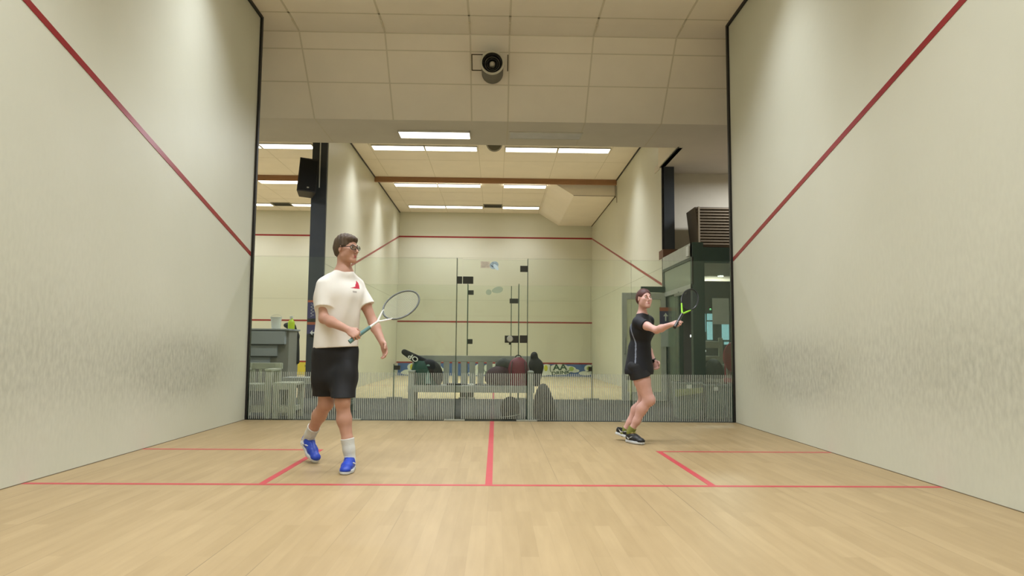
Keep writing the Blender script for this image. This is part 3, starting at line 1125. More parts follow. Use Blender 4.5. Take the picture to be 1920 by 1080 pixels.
# ------------------------------------------------------------------ bags and clothes on and around the bench
def soft(name, mats, label, cat, base, build, vox=.006, ext=(.5, .4, .6), noise=(.004, 22), parts=()):
    s = SDF((-ext[0], -ext[1], -.02), (ext[0], ext[1], ext[2]), vox)
    build(s)
    if noise: s.noise(noise[0], noise[1], seed=len(name))
    s.cut((0, 0, 0), (0, 0, -1))
    r = s.build(name, mats)
    r.location = base
    tag(r, label, cat)
    return r


m_blackcloth = mat('black_fabric', '0c0d10', .75, vary=.2, scale=20)
m_maroon = mat('maroon_fabric', '33101c', .75, vary=.15, scale=20)
m_wine = mat('wine_red_fabric', '6c1f30', .6, vary=.15, scale=16)
m_teal = mat('teal_fabric', '184437', .6, vary=.1, scale=14)
m_darkgrey = mat('dark_grey_fabric', '3c3f3d', .8, vary=.15, scale=18)

# racket bag with its narrow handle sleeve pointing up left
rb = empty('racket_bag', (-.93, .46, .44))
s = SDF((-.2, -.12, 0), (.28, .16, .34), .005)
s.ell((.04, 0, .12), (.21, .10, .23), k=.03).ell((-.08, 0, .15), (.11, .085, .2), k=.03)
s.cut((0, 0, 0), (0, 0, -1))
body = s.build('bag_body', m_teal, rb)
for p in body.data.polygons: pass
body.data.materials.append(m_blackcloth)
for p in body.data.polygons:
    if p.center.x + p.center.z * .55 > .17: p.material_index = 1
s = SDF((-.38, -.1, .1), (.12, .1, .54), .005)
s.cone((-.285, -.02, .445), (.04, 0, .26), .040, .075, k=0, flat=((0, 1, 0), .5))
s.build('handle_sleeve', m_blackcloth, rb)
text('bag_writing', 'OP', .092, m_white, rb, (-.155, -.060, .368), (PI / 2, math.radians(29 + 180), 0), sx=1.2, bold=.002)
disc([(.03, .02), (.09, .02), (.075, .12), (.05, .20), (.03, .12)], -.112, -.09, 'bag_emblem', mat('emblem_teal', '7c9c96', .6), rb)
disc(ell(.05, .265, .022, .016), -.08, -.06, 'bag_emblem', MATS['emblem_teal'], rb)
tag(rb, 'teal and black racket bag lying on the bench, handle sleeve pointing up', 'bag')

soft('gym_bag', m_maroon, 'dark maroon gym bag slumped on the bench beside the red backpack', 'bag', (.09, .50, .44),
     lambda s: s.ell((0, 0, .10), (.20, .14, .16), k=.03).ell((.03, 0, .17), (.13, .10, .10), k=.03), ext=(.3, .2, .4))
soft('folded_jacket', m_darkgrey, 'dark grey jacket crumpled on top of the maroon gym bag', 'jacket', (.15, .52, .67),
     lambda s: s.ell((0, 0, .05), (.09, .09, .095), k=.03).cone((-.06, 0, .04), (.08, 0, .06), .05, .06), ext=(.2, .2, .25), noise=(.006, 30))
bp_ = soft('backpack', m_wine, 'wine red backpack standing on the right end of the bench', 'backpack', (.35, .47, .44),
           lambda s: s.ell((0, 0, .19), (.145, .12, .20), k=.03).cone((0, 0, .03), (0, 0, .25), .13, .12, k=.02, flat=((0, 1, 0), .8)), ext=(.3, .25, .5), noise=(.002, 20))
MB().tube([(-.085, -.10, .33), (-.10, -.12, .2), (-.095, -.115, .08)], .006, 6).build('zipper', m_darkgrey, bp_)
MB().tube([(.085, -.10, .33), (.10, -.12, .2), (.095, -.115, .08)], .006, 6).build('zipper', m_darkgrey, bp_)
MB().tube([(.04 * math.cos(t), 0, .38 + .035 * math.sin(t)) for t in [PI * k / 8 for k in range(9)]], .007, 6).build('carry_loop', m_blackcloth, bp_)
soft('black_coat', m_blackcloth, 'black coat hanging over the right end of the bench back', 'coat', (.60, .66, .42),
     lambda s: s.ell((0, 0, .30), (.09, .07, .10), k=.04).cone((.02, 0, .26), (.0, 0, .05), .095, .07, k=.03, flat=((0, 1, 0), .7)).ell((-.02, 0, .42), (.05, .05, .06), k=.03), ext=(.2, .2, .6), noise=(.006, 26))
soft('duffel_bag', m_blackcloth, 'large black duffel bag on the floor right of the bench', 'bag', (.715, .42, 0),
     lambda s: s.ell((-.02, 0, .10), (.135, .18, .37), k=.03).ell((.01, 0, .05), (.155, .17, .29), k=.03), ext=(.35, .3, .6))
sb = soft('shoe_bag', m_blackcloth, 'small black round bag on the floor beneath the bench seat', 'bag', (.24, .30, 0),
          lambda s: s.ell((0, 0, .13), (.13, .11, .17), k=.03), ext=(.25, .2, .4))
MB().tube([(.13 * math.cos(t), -.03 + .1 * math.sin(t), .05 + .02 * math.cos(t)) for t in [PI + PI * k / 12 for k in range(13)]], .005, 6).build('cord', m_steel, sb)
jk = soft('dark_jacket', m_blackcloth, 'black jacket draped over the right edge of the grey counter', 'jacket', (-3.15, 2.0, .66),
          lambda s: s.cone((-.06, 0, .58), (.0, 0, .45), .07, .06, k=.04, flat=((0, 1, 0), .6)).cone((.0, 0, .45), (.03, 0, .05), .07, .05, k=.04, flat=((0, 1, 0), .6)).ell((-.10, 0, .62), (.09, .06, .05), k=.03),
          ext=(.25, .15, .75), noise=(.004, 26))


# rackets
def make_racket(name, butt, tip, nrm, L_, cols, label, head_w=.105, head_l=.165, string_m=None):
    """squash racket from butt to tip, nrm = direction the string bed faces"""
    butt, tip = Vector(butt), Vector(tip)
    d = (tip - butt).normalized()
    n = Vector(nrm); n = (n - d * n.dot(d)).normalized()
    s = d.cross(n)
    mx = Matrix((s, n, d)).transposed().to_4x4()
    mx.translation = butt
    r = empty(name)
    r.matrix_world = mx
    hc = L_ - head_l
    MB().tube([(0, 0, 0), (0, 0, .008), (0, 0, .2)], [.0175, .0165, .0145], 12).build('grip', cols[0], r, smooth=True)
    MB().tube([(0, 0, .2), (0, 0, L_ - 2 * head_l - .07)], [.011, .009], 10).build('shaft', cols[1], r, smooth=True)
    zt = hc - head_l
    for q in (-1, 1):
        MB().tube([(0, 0, zt - .075), (q * .018, 0, zt - .045), (q * .055, 0, zt + .03)], [.009, .0085, .0075], 8).build('throat', cols[2], r, smooth=True)
    MB().tube([(head_w * math.cos(t), 0, hc + head_l * math.sin(t)) for t in [2 * PI * k / 40 for k in range(40)]], .0075, 8, closed=True).build('head_frame', cols[3], r, smooth=True)
    st = MB()
    k = -head_w + .012
    while k < head_w - .006:
        hh = head_l * math.sqrt(max(0, 1 - (k / head_w) ** 2))
        st.tube([(k, .0005, hc - hh), (k, .0005, hc + hh)], .0009, 4, cap=False)
        k += .0125
    k = -head_l + .012
    while k < head_l - .006:
        hh = head_w * math.sqrt(max(0, 1 - (k / head_l) ** 2))
        st.tube([(-hh, -.0005, hc + k), (hh, -.0005, hc + k)], .0009, 4, cap=False)
        k += .0125
    st.build('string_bed', string_m or m_white, r)
    tag(r, label, 'racket', 'squash rackets')
    return r


m_rdark = mat('racket_black', '1c1e1e', .35)
m_rwhite = mat('racket_white', 'dcdcd4', .35)
m_rgreen = mat('racket_green', '9adb35', .4)
m_rteal = mat('grip_teal', '5c7f7c', .7)
make_racket('squash_racket', (-.62, .36, .457), (.06, .40, .452), (0, 0, 1), .685, (m_rdark, m_rdark, m_rwhite, m_rdark), 'dark squash racket lying flat on the bench seat between the bags')

# ------------------------------------------------------------------ bins, chairs, vestibule on the right
m_bin = mat('bin_grey_plastic', '6f7a70', .5, vary=.04)
m_liner = mat('bin_liner', '8d9468', .4, vary=.15, scale=20, bump=.3)


def waste_bin(loc, w, h, label, liner=True):
    r = empty('waste_bin', loc)
    b = MB()
    t, q = w / 2, w / 2 * .84
    b._add([Vector(p) for p in ((-q, -q * .8, 0), (q, -q * .8, 0), (q, q * .8, 0), (-q, q * .8, 0), (-t, -t * .8, h), (t, -t * .8, h), (t, t * .8, h), (-t, t * .8, h))],
           [(0, 3, 2, 1), (0, 1, 5, 4), (1, 2, 6, 5), (2, 3, 7, 6), (3, 0, 4, 7), (4, 5, 6, 7)])
    b.build('bin_body', m_bin, r)
    MB().box((-t - .012, -t * .8 - .012, h - .03), (t + .012, t * .8 + .012, h), bev=.005).build('rim', m_bin, r)
    MB().box((-.035, -t * .8 - .016, h - .085), (.035, -t * .8 - .0, h - .035), bev=.004).build('label_plate', m_white, r)
    if liner:
        l = MB()
        l._add([Vector(p) for p in ((-t - .014, -t * .8 - .018, h * .62), (t + .014, -t * .8 - .018, h * .72), (t + .014, -t * .8 - .018, h * .84), (-t - .014, -t * .8 - .018, h * .80))], [(0, 1, 2, 3)])
        l = MB()
        l.prism([(-t - .014, -t * .8 - .02, h * .60), (t + .010, -t * .8 - .02, h * .72), (t + .010, -t * .8 - .02, h * .86), (-t - .014, -t * .8 - .02, h * .80)], (0, .03, 0))
        l.build('bin_liner', m_liner, r)
    tag(r, label, 'bin', 'grey waste bins')


waste_bin((2.72, .62, 0), .35, .50, 'grey waste bin with a greenish liner hanging over its front')
waste_bin((3.10, .62, 0), .28, .47, 'plain grey waste bin beside the one with the liner', liner=False)
waste_bin((3.42, .72, 0), .22, .46, 'narrow grey bin half hidden by the right court wall', liner=False)

VO = Vector((3.22, 1.93, 0))
vs = empty('glass_vestibule', VO)
D = 2.0


def vb(a, b, name, m, bev=.0):
    return MB().box(a, b, bev).build(name, m, vs)


m_refl_tint = glass_mat('reflection_tint_glass', 'd8dfd2', .1, .05, .5)  # diffuse tint stands in for the court wall's reflection in the pane
vb((-.03, 0, 2.45), (.06, D, 2.68), 'side_fascia', m_greymetal)
vb((-.035, 0, 2.40), (.05, D, 2.45), 'side_rail', m_greenmetal)
vb((-.03, 0, 1.93), (.05, D, 2.01), 'transom', m_greymetal)
vb((-.03, -.02, 0), (.15, .10, 2.68), 'corner_post', m_greenmetal)
vb((-.036, -.025, 1.99), (-.014, .0, 2.44), 'post_edge', m_fit)
vb((-.03, .84, 0), (.04, .90, 1.95), 'side_post', m_greenmetal)
vb((-.03, D - .10, 0), (.04, D - .02, 2.42), 'side_post', m_greenmetal)
vb((-.02, .10, 2.01), (-.01, D - .1, 2.40), 'upper_pane', m_refl_tint)
vb((-.06, .35, 1.87), (-.03, 1.05, 1.92), 'door_closer', m_steel)
vb((-.06, .10, 2.47), (-.03, .26, 2.64), 'motion_sensor', m_white, .01)
vb((.02, .90, .0), (.04, D - .1, 1.93), 'inner_panel', glass_mat('inner_glass', 'dfe6da', .06, .05, .12))
# front face (parallel to the court glass)
vb((0.10, 0, 2.36), (6.6, .12, 2.60), 'front_fascia', m_greenmetal)
vb((0.15, 0.02, 0), (.175, .1, 2.36), 'front_post', m_greenmetal)
vb((1.10, 0.02, 0), (1.2, .1, 2.36), 'front_post', m_greenmetal)
vb((0.175, .05, .05), (1.10, .06, 2.36), 'front_pane', glass_mat('grey_glass', 'e6ebe6', .10, .03, .05))
vb((0.24, .04, 0), (1.10, .08, .08), 'bottom_rail', m_greenmetal)
vb((-.03, D - .04, 2.68), (6.5, D + .3, 2.84), 'roof_edge', mat('vestibule_brown', '6b4a33', .6))  # brown edge strip along the vestibule top
vb((0.1, .1, 2.62), (6.5, D + .2, 2.66), 'roof_panel', mat('vestibule_roof', '5d4a39', .7))
tag(vs, 'dark green and grey metal glass vestibule behind the right court corner', 'vestibule')
tag(MB().box((0, 0, 0), (.27, .004, .42)).build('notice_sheet', mat('grey_paper', 'a5ada0', .7), loc=at(1336, 608, 1.92)), 'large blank grey sheet taped to the vestibule front pane', 'paper sheet')

# the framed door standing at the opposite glass
dg = empty('door_3', (2.39, 3.80, 0)); dg['kind'] = 'structure'
for a, b in (((0, 0, 0), (.09, .045, 2.0)), ((.73, 0, 0), (.82, .045, 2.0)), ((.09, 0, 1.88), (.73, .045, 2.0)), ((.09, 0, 0), (.73, .045, .16))):
    MB().box(a, b).build('door_frame_rail', m_greymetal, dg)
MB().box((.09, .02, .16), (.73, .028, 1.88)).build('door_pane', glass_mat('door_glass', 'f0f2ea', .06, .05, .35), dg)
MB().tube([(.045, -.005, .86), (.045, -.05, .87), (.045, -.055, 1.0), (.045, -.055, 1.13), (.045, -.05, 1.14), (.045, -.005, 1.15)], .011, 8).build('door_handle', m_steel, dg, smooth=True)
MB().box((.36, -.005, 2.01), (.99, .05, 2.12)).build('door_header', m_greenmetal, dg)
MB().box((.84, 0, 0), (.89, .05, 2.01)).build('door_post', m_greenmetal, dg)
MB().box((.89, .02, .16), (1.0, .028, 2.01)).box((.89, .0, 0), (1.0, .045, .16)).build('side_panel', m_greymetal, dg)

# louvred box high on the foyer wall
lv = empty('louvre_box', (0, 0, 0))
a0, a1 = at(1303, 388, 3.5), at(1312, 460, 3.5)
MB().prism([(a0.x, 3.5, a0.z), (a0.x + 2.4, 3.5, a0.z), (a0.x + 2.4, 3.5, a1.z), (a1.x, 3.5, a1.z)], (0, .6, 0)).build('louvre_case', mat('louvre_brown', '5a4f3f', .7), lv)
n_ = 13
for k in range(n_):
    z = a1.z + (a0.z - a1.z) * (k + .5) / n_
    xs = a1.x + (a0.x - a1.x) * (k + .5) / n_ + .02
    MB().box((xs, 3.47, z - .012), (a0.x + 2.35, 3.5, z + .008)).build('louvre_blade', mat('louvre_blade', '7b6d57', .6), lv)
MB().box((a1.x - .03, 3.46, a1.z), (a1.x, 3.5, a0.z)).build('case_edge', mat('louvre_edge', '8d8068', .6), lv)
tag(lv, 'brown louvred box hanging high above the green vestibule', 'louvre box')

# what is seen through the vestibule front
m_day = mat('daylight_pane', '9cc4c4', .5, vary=.25, scale=18, emit=('8fc0c8', 1.8))
for i, (u0, v0, u1, v1) in enumerate(((1319, 588, 1324, 622), (1328, 588, 1337, 600), (1328, 603, 1337, 637), (1356, 606, 1368, 637), (1328, 641, 1337, 646), (1360, 641, 1368, 646))):
    A, B = at(u0, v1, 7.9), at(u1, v0, 7.9)
    o = MB().box((A.x, 7.95, A.z), (B.x, 8.0, B.z)).build('window_%d' % (i + 1), m_day)
    o['kind'] = 'structure'
for u, v, w, h, e in ((1351, 518, .10, .03, 'white'), (1332, 580, .035, .035, 'green'), (1322, 643, .03, .05, 'white'), (1322, 658, .03, .05, 'white'), (1295, 630, .02, .05, 'white')):
    p = at(u, v, 3.9) - VO
    lm = mat('small_lamp_' + e, 'ffffff' if e == 'white' else '7dff9a', .5, emit=('ffffff' if e == 'white' else '8dffb0', 2.5 if e == 'white' else 1.0))
    MB().lathe([(.001, -h / 2), (w / 2, -h / 3), (w / 2, h / 3), (.001, h / 2)], seg=16, cap=False).build('indicator_lamp', lm, vs, loc=p)

ld_ = bpy.data.lights.new('downlight', 'AREA'); ld_.shape = 'DISK'; ld_.size = .2; ld_.energy = 90
lo_ = bpy.data.objects.new('downlight', ld_); COL.objects.link(lo_); lo_.parent = vs
lo_.location = at(1351, 512, 3.95) - VO
# white armchair and red chair
ch = empty('armchair', (3.80, 2.95, 0))
m_chair = mat('chair_pale_wood', 'c4c6b6', .6)
for x, y, h in ((-.22, .2, 1.16), (.22, .2, 1.16), (-.22, -.22, .66), (.22, -.22, .66)):
    MB().box((x - .035, y - .03, 0), (x + .035, y + .03, h), bev=.008).build('leg', m_chair, ch)
MB().box((-.24, -.24, .40), (.24, .22, .45), bev=.01).build('seat', m_chair, ch)
for x in (-.22, .22): MB().box((x - .045, -.27, .66), (x + .045, .2, .70), bev=.012).build('armrest', m_chair, ch)
MB().box((-.19, .18, .98), (.19, .22, 1.10), bev=.008).box((-.19, .18, .76), (.19, .22, .84), bev=.008).build('backrest', m_chair, ch)
tag(ch, 'pale wooden armchair seen through the vestibule front glass', 'chair')
soft('jacket_on_armchair', m_darkgrey, 'dark jacket dumped on the seat of the pale armchair', 'jacket', (3.82, 2.93, .45),
     lambda s: s.ell((0, 0, .14), (.15, .14, .2), k=.04).ell((.06, 0, .1), (.12, .12, .16), k=.04), ext=(.25, .2, .5), noise=(.007, 22))
rc = empty('upholstered_chair', (4.02, 2.36, 0))
m_rc = mat('red_upholstery', 'c5364a', .7, vary=.08)
MB().prism([(x, 0, z) for x, z in ell(0, .83, .20, .26, 0, 32)], (0, .05, 0)).build('backrest', m_rc, rc)
MB().box((-.22, -.42, .42), (.22, .0, .49), bev=.03).build('seat', m_rc, rc)
for x, y in ((-.18, .02), (.18, .02), (-.18, -.38), (.18, -.38)):
    MB().tube([(x, y, 0), (x * .9, y, .43)], .013, 8).build('leg', m_rc, rc, smooth=True)
for x in (-.17, .17): MB().tube([(x, .02, .4), (x, .03, .75)], .013, 8).build('back_stay', m_rc, rc, smooth=True)
tag(rc, 'red upholstered chair with oval back beside the right court wall', 'chair')

# ------------------------------------------------------------------ people
def V3(*a):
    return np.array(a, float)


def P(u, v, y):
    p = at(u, v, y)
    return V3(p.x, p.y, p.z)


def unit(v):
    v = np.array(v, float)
    return v / np.linalg.norm(v)


def hand(s, wrist, fdir, palm, side, curl, L_=.18, k=.006, spread=.012, sc=1.0):
    """palm and five fingers. fdir: along the hand, palm: the way the palm faces, side: towards the thumb"""
    fdir = unit(fdir); palm = unit(palm - fdir * np.dot(palm, fdir)); side = unit(side - fdir * np.dot(side, fdir) - palm * np.dot(side, palm))
    w = np.array(wrist)
    pc = w + fdir * .048 * sc
    s.ell(pc, (.040 * sc, .050 * sc, .0155 * sc), B=np.stack([side, fdir, palm]), k=.014)
    s.cone(w, w + fdir * .03 * sc, .024 * sc, .024 * sc, k=.014, flat=(palm, .72))
    lens = (.070, .078, .073, .058)
    for i in range(4):
        off = (1.5 - i) * .0195 * sc
        base = w + fdir * (.088 - .004 * abs(i - 1.2)) * sc + side * off
        ang = 0
        p = base
        r = (.0088, .0090, .0086, .0076)[i] * sc
        s.cone(w + fdir * .05 * sc + side * off * .85, base, r * 1.15, r * 1.1, k=.008)
        for j, fr in enumerate((.45, .30, .25)):
            ang += curl[j] * (1 + .08 * i)
            d = fdir * math.cos(ang) + palm * math.sin(ang) + side * (1.5 - i) * spread * 2
            q = p + unit(d) * lens[i] * fr * sc
            s.cone(p, q, r, r * .92, k=.003)
            p, r = q, r * .92
    # thumb leaves the side of the palm near its base
    t0 = w + fdir * .022 * sc + side * .026 * sc
    t1 = t0 + unit(side * .75 + fdir * .75 + palm * .35) * .036 * sc
    t2 = t1 + unit(side * .25 + fdir * .85 + palm * (.3 + curl[0] * .5)) * .030 * sc
    t3 = t2 + unit(fdir * .9 + palm * (.25 + curl[1] * .5) - side * .1) * .024 * sc
    s.cone(t0, t1, .0135 * sc, .0115 * sc, k=.010).cone(t1, t2, .0108 * sc, .0098 * sc, k=.003).cone(t2, t3, .0098 * sc, .0086 * sc, k=.002)


def head(s, c, f, up, sc=1.0, nk=None, female=False):
    """skull, face, ears; c = centre of the skull, f = facing direction"""
    f = unit(f); up = unit(up - f * np.dot(up, f)); r = np.cross(f, up)      # r = the person's right
    B = np.stack([r, f, up])

    def q(x, y, z):
        return c + (r * x + f * y + up * z) * sc

    s.ell(q(0, -.012, .022), (.074 * sc, .094 * sc, .092 * sc), B, k=.01)
    s.ell(q(0, .020, -.035), (.060 * sc, .072 * sc, .080 * sc), B, k=.02)
    s.cone(q(.044, .005, -.066), q(.012, .074, -.096), .018 * sc, .016 * sc, k=.03).cone(q(-.044, .005, -.066), q(-.012, .074, -.096), .018 * sc, .016 * sc, k=.03)
    s.ell(q(0, .080, -.098), (.020 * sc, .015 * sc, .016 * sc), B, k=.022)          # chin
    s.cone(q(.044, .062, -.020), q(.040, .050, -.045), .016 * sc, .018 * sc, k=.03).cone(q(-.044, .062, -.020), q(-.040, .050, -.045), .016 * sc, .018 * sc, k=.03)
    for x in (.031, -.031):
        s.ell(q(x, .090, .004), (.017 * sc, .014 * sc, .012 * sc), B, k=.012, sub=True)
    s.cone(q(.036, .080, .022), q(.010, .088, .019), .006 * sc, .006 * sc, k=.012).cone(q(-.036, .080, .022), q(-.010, .088, .019), .006 * sc, .006 * sc, k=.012)
    s.cone(q(0, .088, .014), q(0, .119, -.028), .0070 * sc, .0095 * sc, k=.008)        # nose
    for x in (.011, -.011):
        s.ell(q(x, .102, -.034), (.0075 * sc, .009 * sc, .0065 * sc), B, k=.005)
        s.ell(q(x * .65, .110, -.0405), (.0035 * sc, .005 * sc, .003 * sc), B, k=.002, sub=True)
    s.cone(q(.018, .088, -.062), q(-.018, .088, -.062), .007 * sc, .007 * sc, k=.012)
    s.cone(q(.016, .087, -.073), q(-.016, .087, -.073), .007 * sc, .007 * sc, k=.012)
    for x in (.074, -.074):
        s.ell(q(x, -.005, -.008), (.008 * sc, .020 * sc, .032 * sc), _tilt(B, x), k=.006)
        s.ell(q(x * 1.10, .000, -.004), (.005 * sc, .010 * sc, .017 * sc), _tilt(B, x), k=.004, sub=True)
    return q, B


def _tilt(B, x):
    a = .35 if x > 0 else -.35
    r, f, u = B
    return np.stack([r * math.cos(a) - f * math.sin(a) * 1.0, f * math.cos(a) + r * math.sin(a), u])


def eyes(q, B, parent, o, sc, iris='4a3a2a', look=(0, 0)):
    mw = mat('eye_white', 'cfc6bb', .25, vary=.01)
    mi = mat('iris_' + iris, iris, .2)
    for x in (.031, -.031):
        c = Vector(q(x, .0765, .004)) - Vector(o)
        rm = Matrix((B[0], B[1], B[2])).transposed().to_4x4()
        e = MB()
        prof = [(math.cos(t) * .0108 * sc, math.sin(t) * .0108 * sc) for t in [-PI / 2 + PI * k / 14 for k in range(15)]]
        prof[0] = (.0001, prof[0][1]); prof[-1] = (.0001, prof[-1][1])
        rx = Matrix.Rotation(-PI / 2 + look[1], 4, 'X') @ Matrix.Rotation(look[0], 4, 'Y')
        e.lathe(prof, c, 20, mx=rm @ rx, cap=False)
        ob = e.build('eye', [mw, mi], parent, smooth=True)
        ax = (rm @ rx) @ Vector((0, 0, 1))
        for p in ob.data.polygons:
            if (p.center - c).normalized().dot(ax) > .86: p.material_index = 1


def lips(q, parent, o, sc, m):
    MB().tube([Vector(q(x, .0965 - abs(x) * .24, -.0625 + abs(x) * .06)) - Vector(o) for x in (-.019, -.010, 0, .010, .019)], [.0018 * sc, .0042 * sc, .0048 * sc, .0042 * sc, .0018 * sc], 8).build('upper_lip', m, parent, smooth=True)
    MB().tube([Vector(q(x, .0965 - abs(x) * .24, -.0725 - abs(x) * -.15)) - Vector(o) for x in (-.018, -.010, 0, .010, .018)], [.0018 * sc, .0048 * sc, .0058 * sc, .0048 * sc, .0018 * sc], 8).build('lower_lip', m, parent, smooth=True)


def brows(q, parent, o, sc, m):
    for s_ in (1, -1):
        MB().tube([Vector(q(s_ * x, y, z)) - Vector(o) for x, y, z in ((.014, .0905, .023), (.028, .089, .028), (.044, .0775, .024))], [.0032 * sc, .0036 * sc, .0018 * sc], 6).build('eyebrow', m, parent, smooth=True)


def shoe(name, parent, o, heel, toe, up, L_, mats, side, wid=.050, collar=.095):
    """sports shoe along heel->toe; up = sole normal; mats: upper, sole, accent, lace"""
    heel, toe = np.array(heel, float), np.array(toe, float)
    f = unit(toe - heel); up = unit(np.array(up, float) - f * np.dot(up, f)); s_ = np.cross(f, up)
    B = np.stack([f, s_, up])

    def q(x, y, z):
        return heel + f * x * L_ + s_ * y + up * z

    lo = np.minimum(heel, toe) - .12; hi = np.maximum(heel, toe) + .14
    u = SDF(lo, hi, .0035)
    u.chain([q(.12, 0, .05), q(.35, 0, .05), q(.62, .004, .044), q(.84, .006, .034)], [.037, .038, .042, .034], k=.02, flat=(up, .86))
    u.ell(q(.88, .004, .030), (.038, .040, .026), B, k=.02)
    u.cone(q(.13, 0, .05), q(.15, 0, collar), .034, .037, k=.02)
    u.cone(q(.34, 0, .05), q(.26, 0, collar - .004), .036, .037, k=.03)
    u.cone(q(.30, 0, .08), q(.52, 0, .066), .030, .026, k=.02)
    u.cut(q(0, 0, .012), -up)
    u.cut(q(.2, 0, collar), unit(up - f * .12))
    u.build('shoe_upper', mats[0], parent, o)
    so = SDF(lo, hi, .0035)
    so.chain([q(.13, 0, .012), q(.4, 0, .012), q(.65, .004, .012), q(.87, .005, .012)], [.043, .040, .049, .040], k=.03)
    so.cut(q(0, 0, .026), up).cut(q(0, 0, 0), -up)
    so.build('shoe_sole', mats[1], parent, o)
    ac = MB()
    for sd in (1, -1):
        ac.tube([Vector(q(x, sd * y, z)) - Vector(o) for x, y, z in ((.10, .036, .065), (.25, .039, .04), (.42, .039, .058), (.50, .036, .066))], [.004, .010, .008, .004], 8)
    ac.tube([Vector(q(x, y, z)) - Vector(o) for x, y, z in ((.02, 0, .03), (-.012, 0, .06), (.0, 0, collar - .01))], [.010, .011, .008], 8)
    ac.build('shoe_accent', mats[2], parent, smooth=True)
    lc = MB()
    for k in range(5):
        x = .40 + .07 * k
        z = .100 - .011 * k
        lc.tube([Vector(q(x, y_, z - 18 * y_ * y_)) - Vector(o) for y_ in (-.024, -.012, 0, .012, .024)], .0026, 6)
    for sd in (1, -1):
        lc.tube([Vector(q(.40, 0, .102)) - Vector(o), Vector(q(.43, sd * .022, .108)) - Vector(o), Vector(q(.38, sd * .036, .104)) - Vector(o), Vector(q(.37, sd * .02, .10)) - Vector(o)], .0022, 6)
    lc.build('laces', mats[3], parent, smooth=True)


def skin_mat(name, col, blush):
    return mat(name, col, .5, vary=.05, scale=14, spec=.35)


# ================================================================== the man
m_skin = mat('skin_warm', 'b78c78', .5, vary=.05, scale=14, spec=.35)
m_hair = mat('brown_hair', '4b3b2a', .7, vary=.25, scale=30, stretch=(1, 1, .2), bump=.4, bscale=90)
m_shirt = mat('white_shirt', 'dfdbd2', .85, vary=.02, scale=8)
m_short = mat('black_shorts', '0f0f10', .8, vary=.1)
m_sock = mat('white_sock', 'c9cbc5', .9, bump=.3, bscale=200)
m_blue = mat('blue_shoe', '1b3fae', .45, vary=.12, scale=20)
m_lip = mat('lip_red', 'a8504a', .45)

mO = (-1.15, -3.55, 0.0)
man = empty('person', mO)
tag(man, 'person in white t-shirt and black shorts with glasses, striding and holding a racket', 'person', None)
fm = unit((.62, -.78, 0)); rm_ = np.cross(fm, (0, 0, 1))          # body facing, his right
head_f = unit((.86, -.50, -.06))
hc = P(650, 466, -3.56)
neck0 = P(645, 505, -3.54)
shR, shL = P(608, 534, -3.65), P(670, 536, -3.43)
elR, wrR = P(607, 597, -3.70), P(652, 618, -3.86)
elL, wrL = P(699, 603, -3.46), P(717, 642, -3.58)
chest = P(636, 560, -3.56); waist = P(632, 620, -3.55); pelv = P(629, 662, -3.54)
hiR, hiL = pelv + rm_ * .085 - V3(0, 0, .01), pelv - rm_ * .085 - V3(0, 0, .01)
knR, anR = P(611, 757, -3.52), P(578, 822, -3.28)
knL, anL = P(642, 752, -3.70), P(656, 857, -3.70)
print('man lengths: thigh', np.linalg.norm(hiR - knR), np.linalg.norm(hiL - knL), 'shin', np.linalg.norm(knR - anR), np.linalg.norm(knL - anL),
      'uarm', np.linalg.norm(shR - elR), np.linalg.norm(shL - elL), 'farm', np.linalg.norm(elR - wrR), np.linalg.norm(elL - wrL), 'anL', anL, anR, 'hc', hc, 'sh', np.linalg.norm(shR - shL))

# racket axis first so that the hand can close round the grip
rkB = P(655, 641, -3.89); rkT = P(774, 556, -3.62)
rkd = unit(rkT - rkB)

s = SDF((-1.75, -4.10, .03), (-.60, -3.08, 1.95), .0045)
q, HB = head(s, hc, head_f, V3(0, 0, 1), 1.0)
s.cone(hc + V3(0, 0, -.04) - head_f * .032, neck0 - V3(0, 0, .03), .050, .056, k=.025)
s.cone(neck0 - V3(0, 0, .03), shR, .055, .048, k=.05).cone(neck0 - V3(0, 0, .03), shL, .055, .048, k=.05)
s.cone(chest + V3(0, 0, .06), waist, .125, .11, k=.06, flat=(fm, .72))
s.cone(chest + rm_ * .06 + V3(0, 0, .02), chest - rm_ * .06 + V3(0, 0, .02), .115, .115, k=.06, flat=(fm, .8))
s.cone(waist, pelv, .12, .125, k=.06, flat=(fm, .78))
s.chain([shR, (shR + elR) / 2, elR], [.052, .045, .038], k=.03)
s.chain([shL, (shL + elL) / 2, elL], [.052, .045, .038], k=.03)
s.chain([elR, elR + (wrR - elR) * .3, wrR], [.038, .041, .026], k=.02)
s.chain([elL, elL + (wrL - elL) * .3, wrL], [.038, .041, .026], k=.02)
for h_, k_, a_ in ((hiR, knR, anR), (hiL, knL, anL)):
    s.chain([h_, h_ + (k_ - h_) * .5, k_], [.085, .075, .056], k=.04)
    bk_ = -fm * .012
    s.chain([k_, k_ + (a_ - k_) * .33 + bk_, k_ + (a_ - k_) * .7, a_], [.054, .055, .040, .035], k=.03)
    s.ell(k_ + fm * .03, (.035, .035, .045), k=.03)
    s.cone(a_, a_ - V3(0, 0, .03), .036, .038, k=.02)
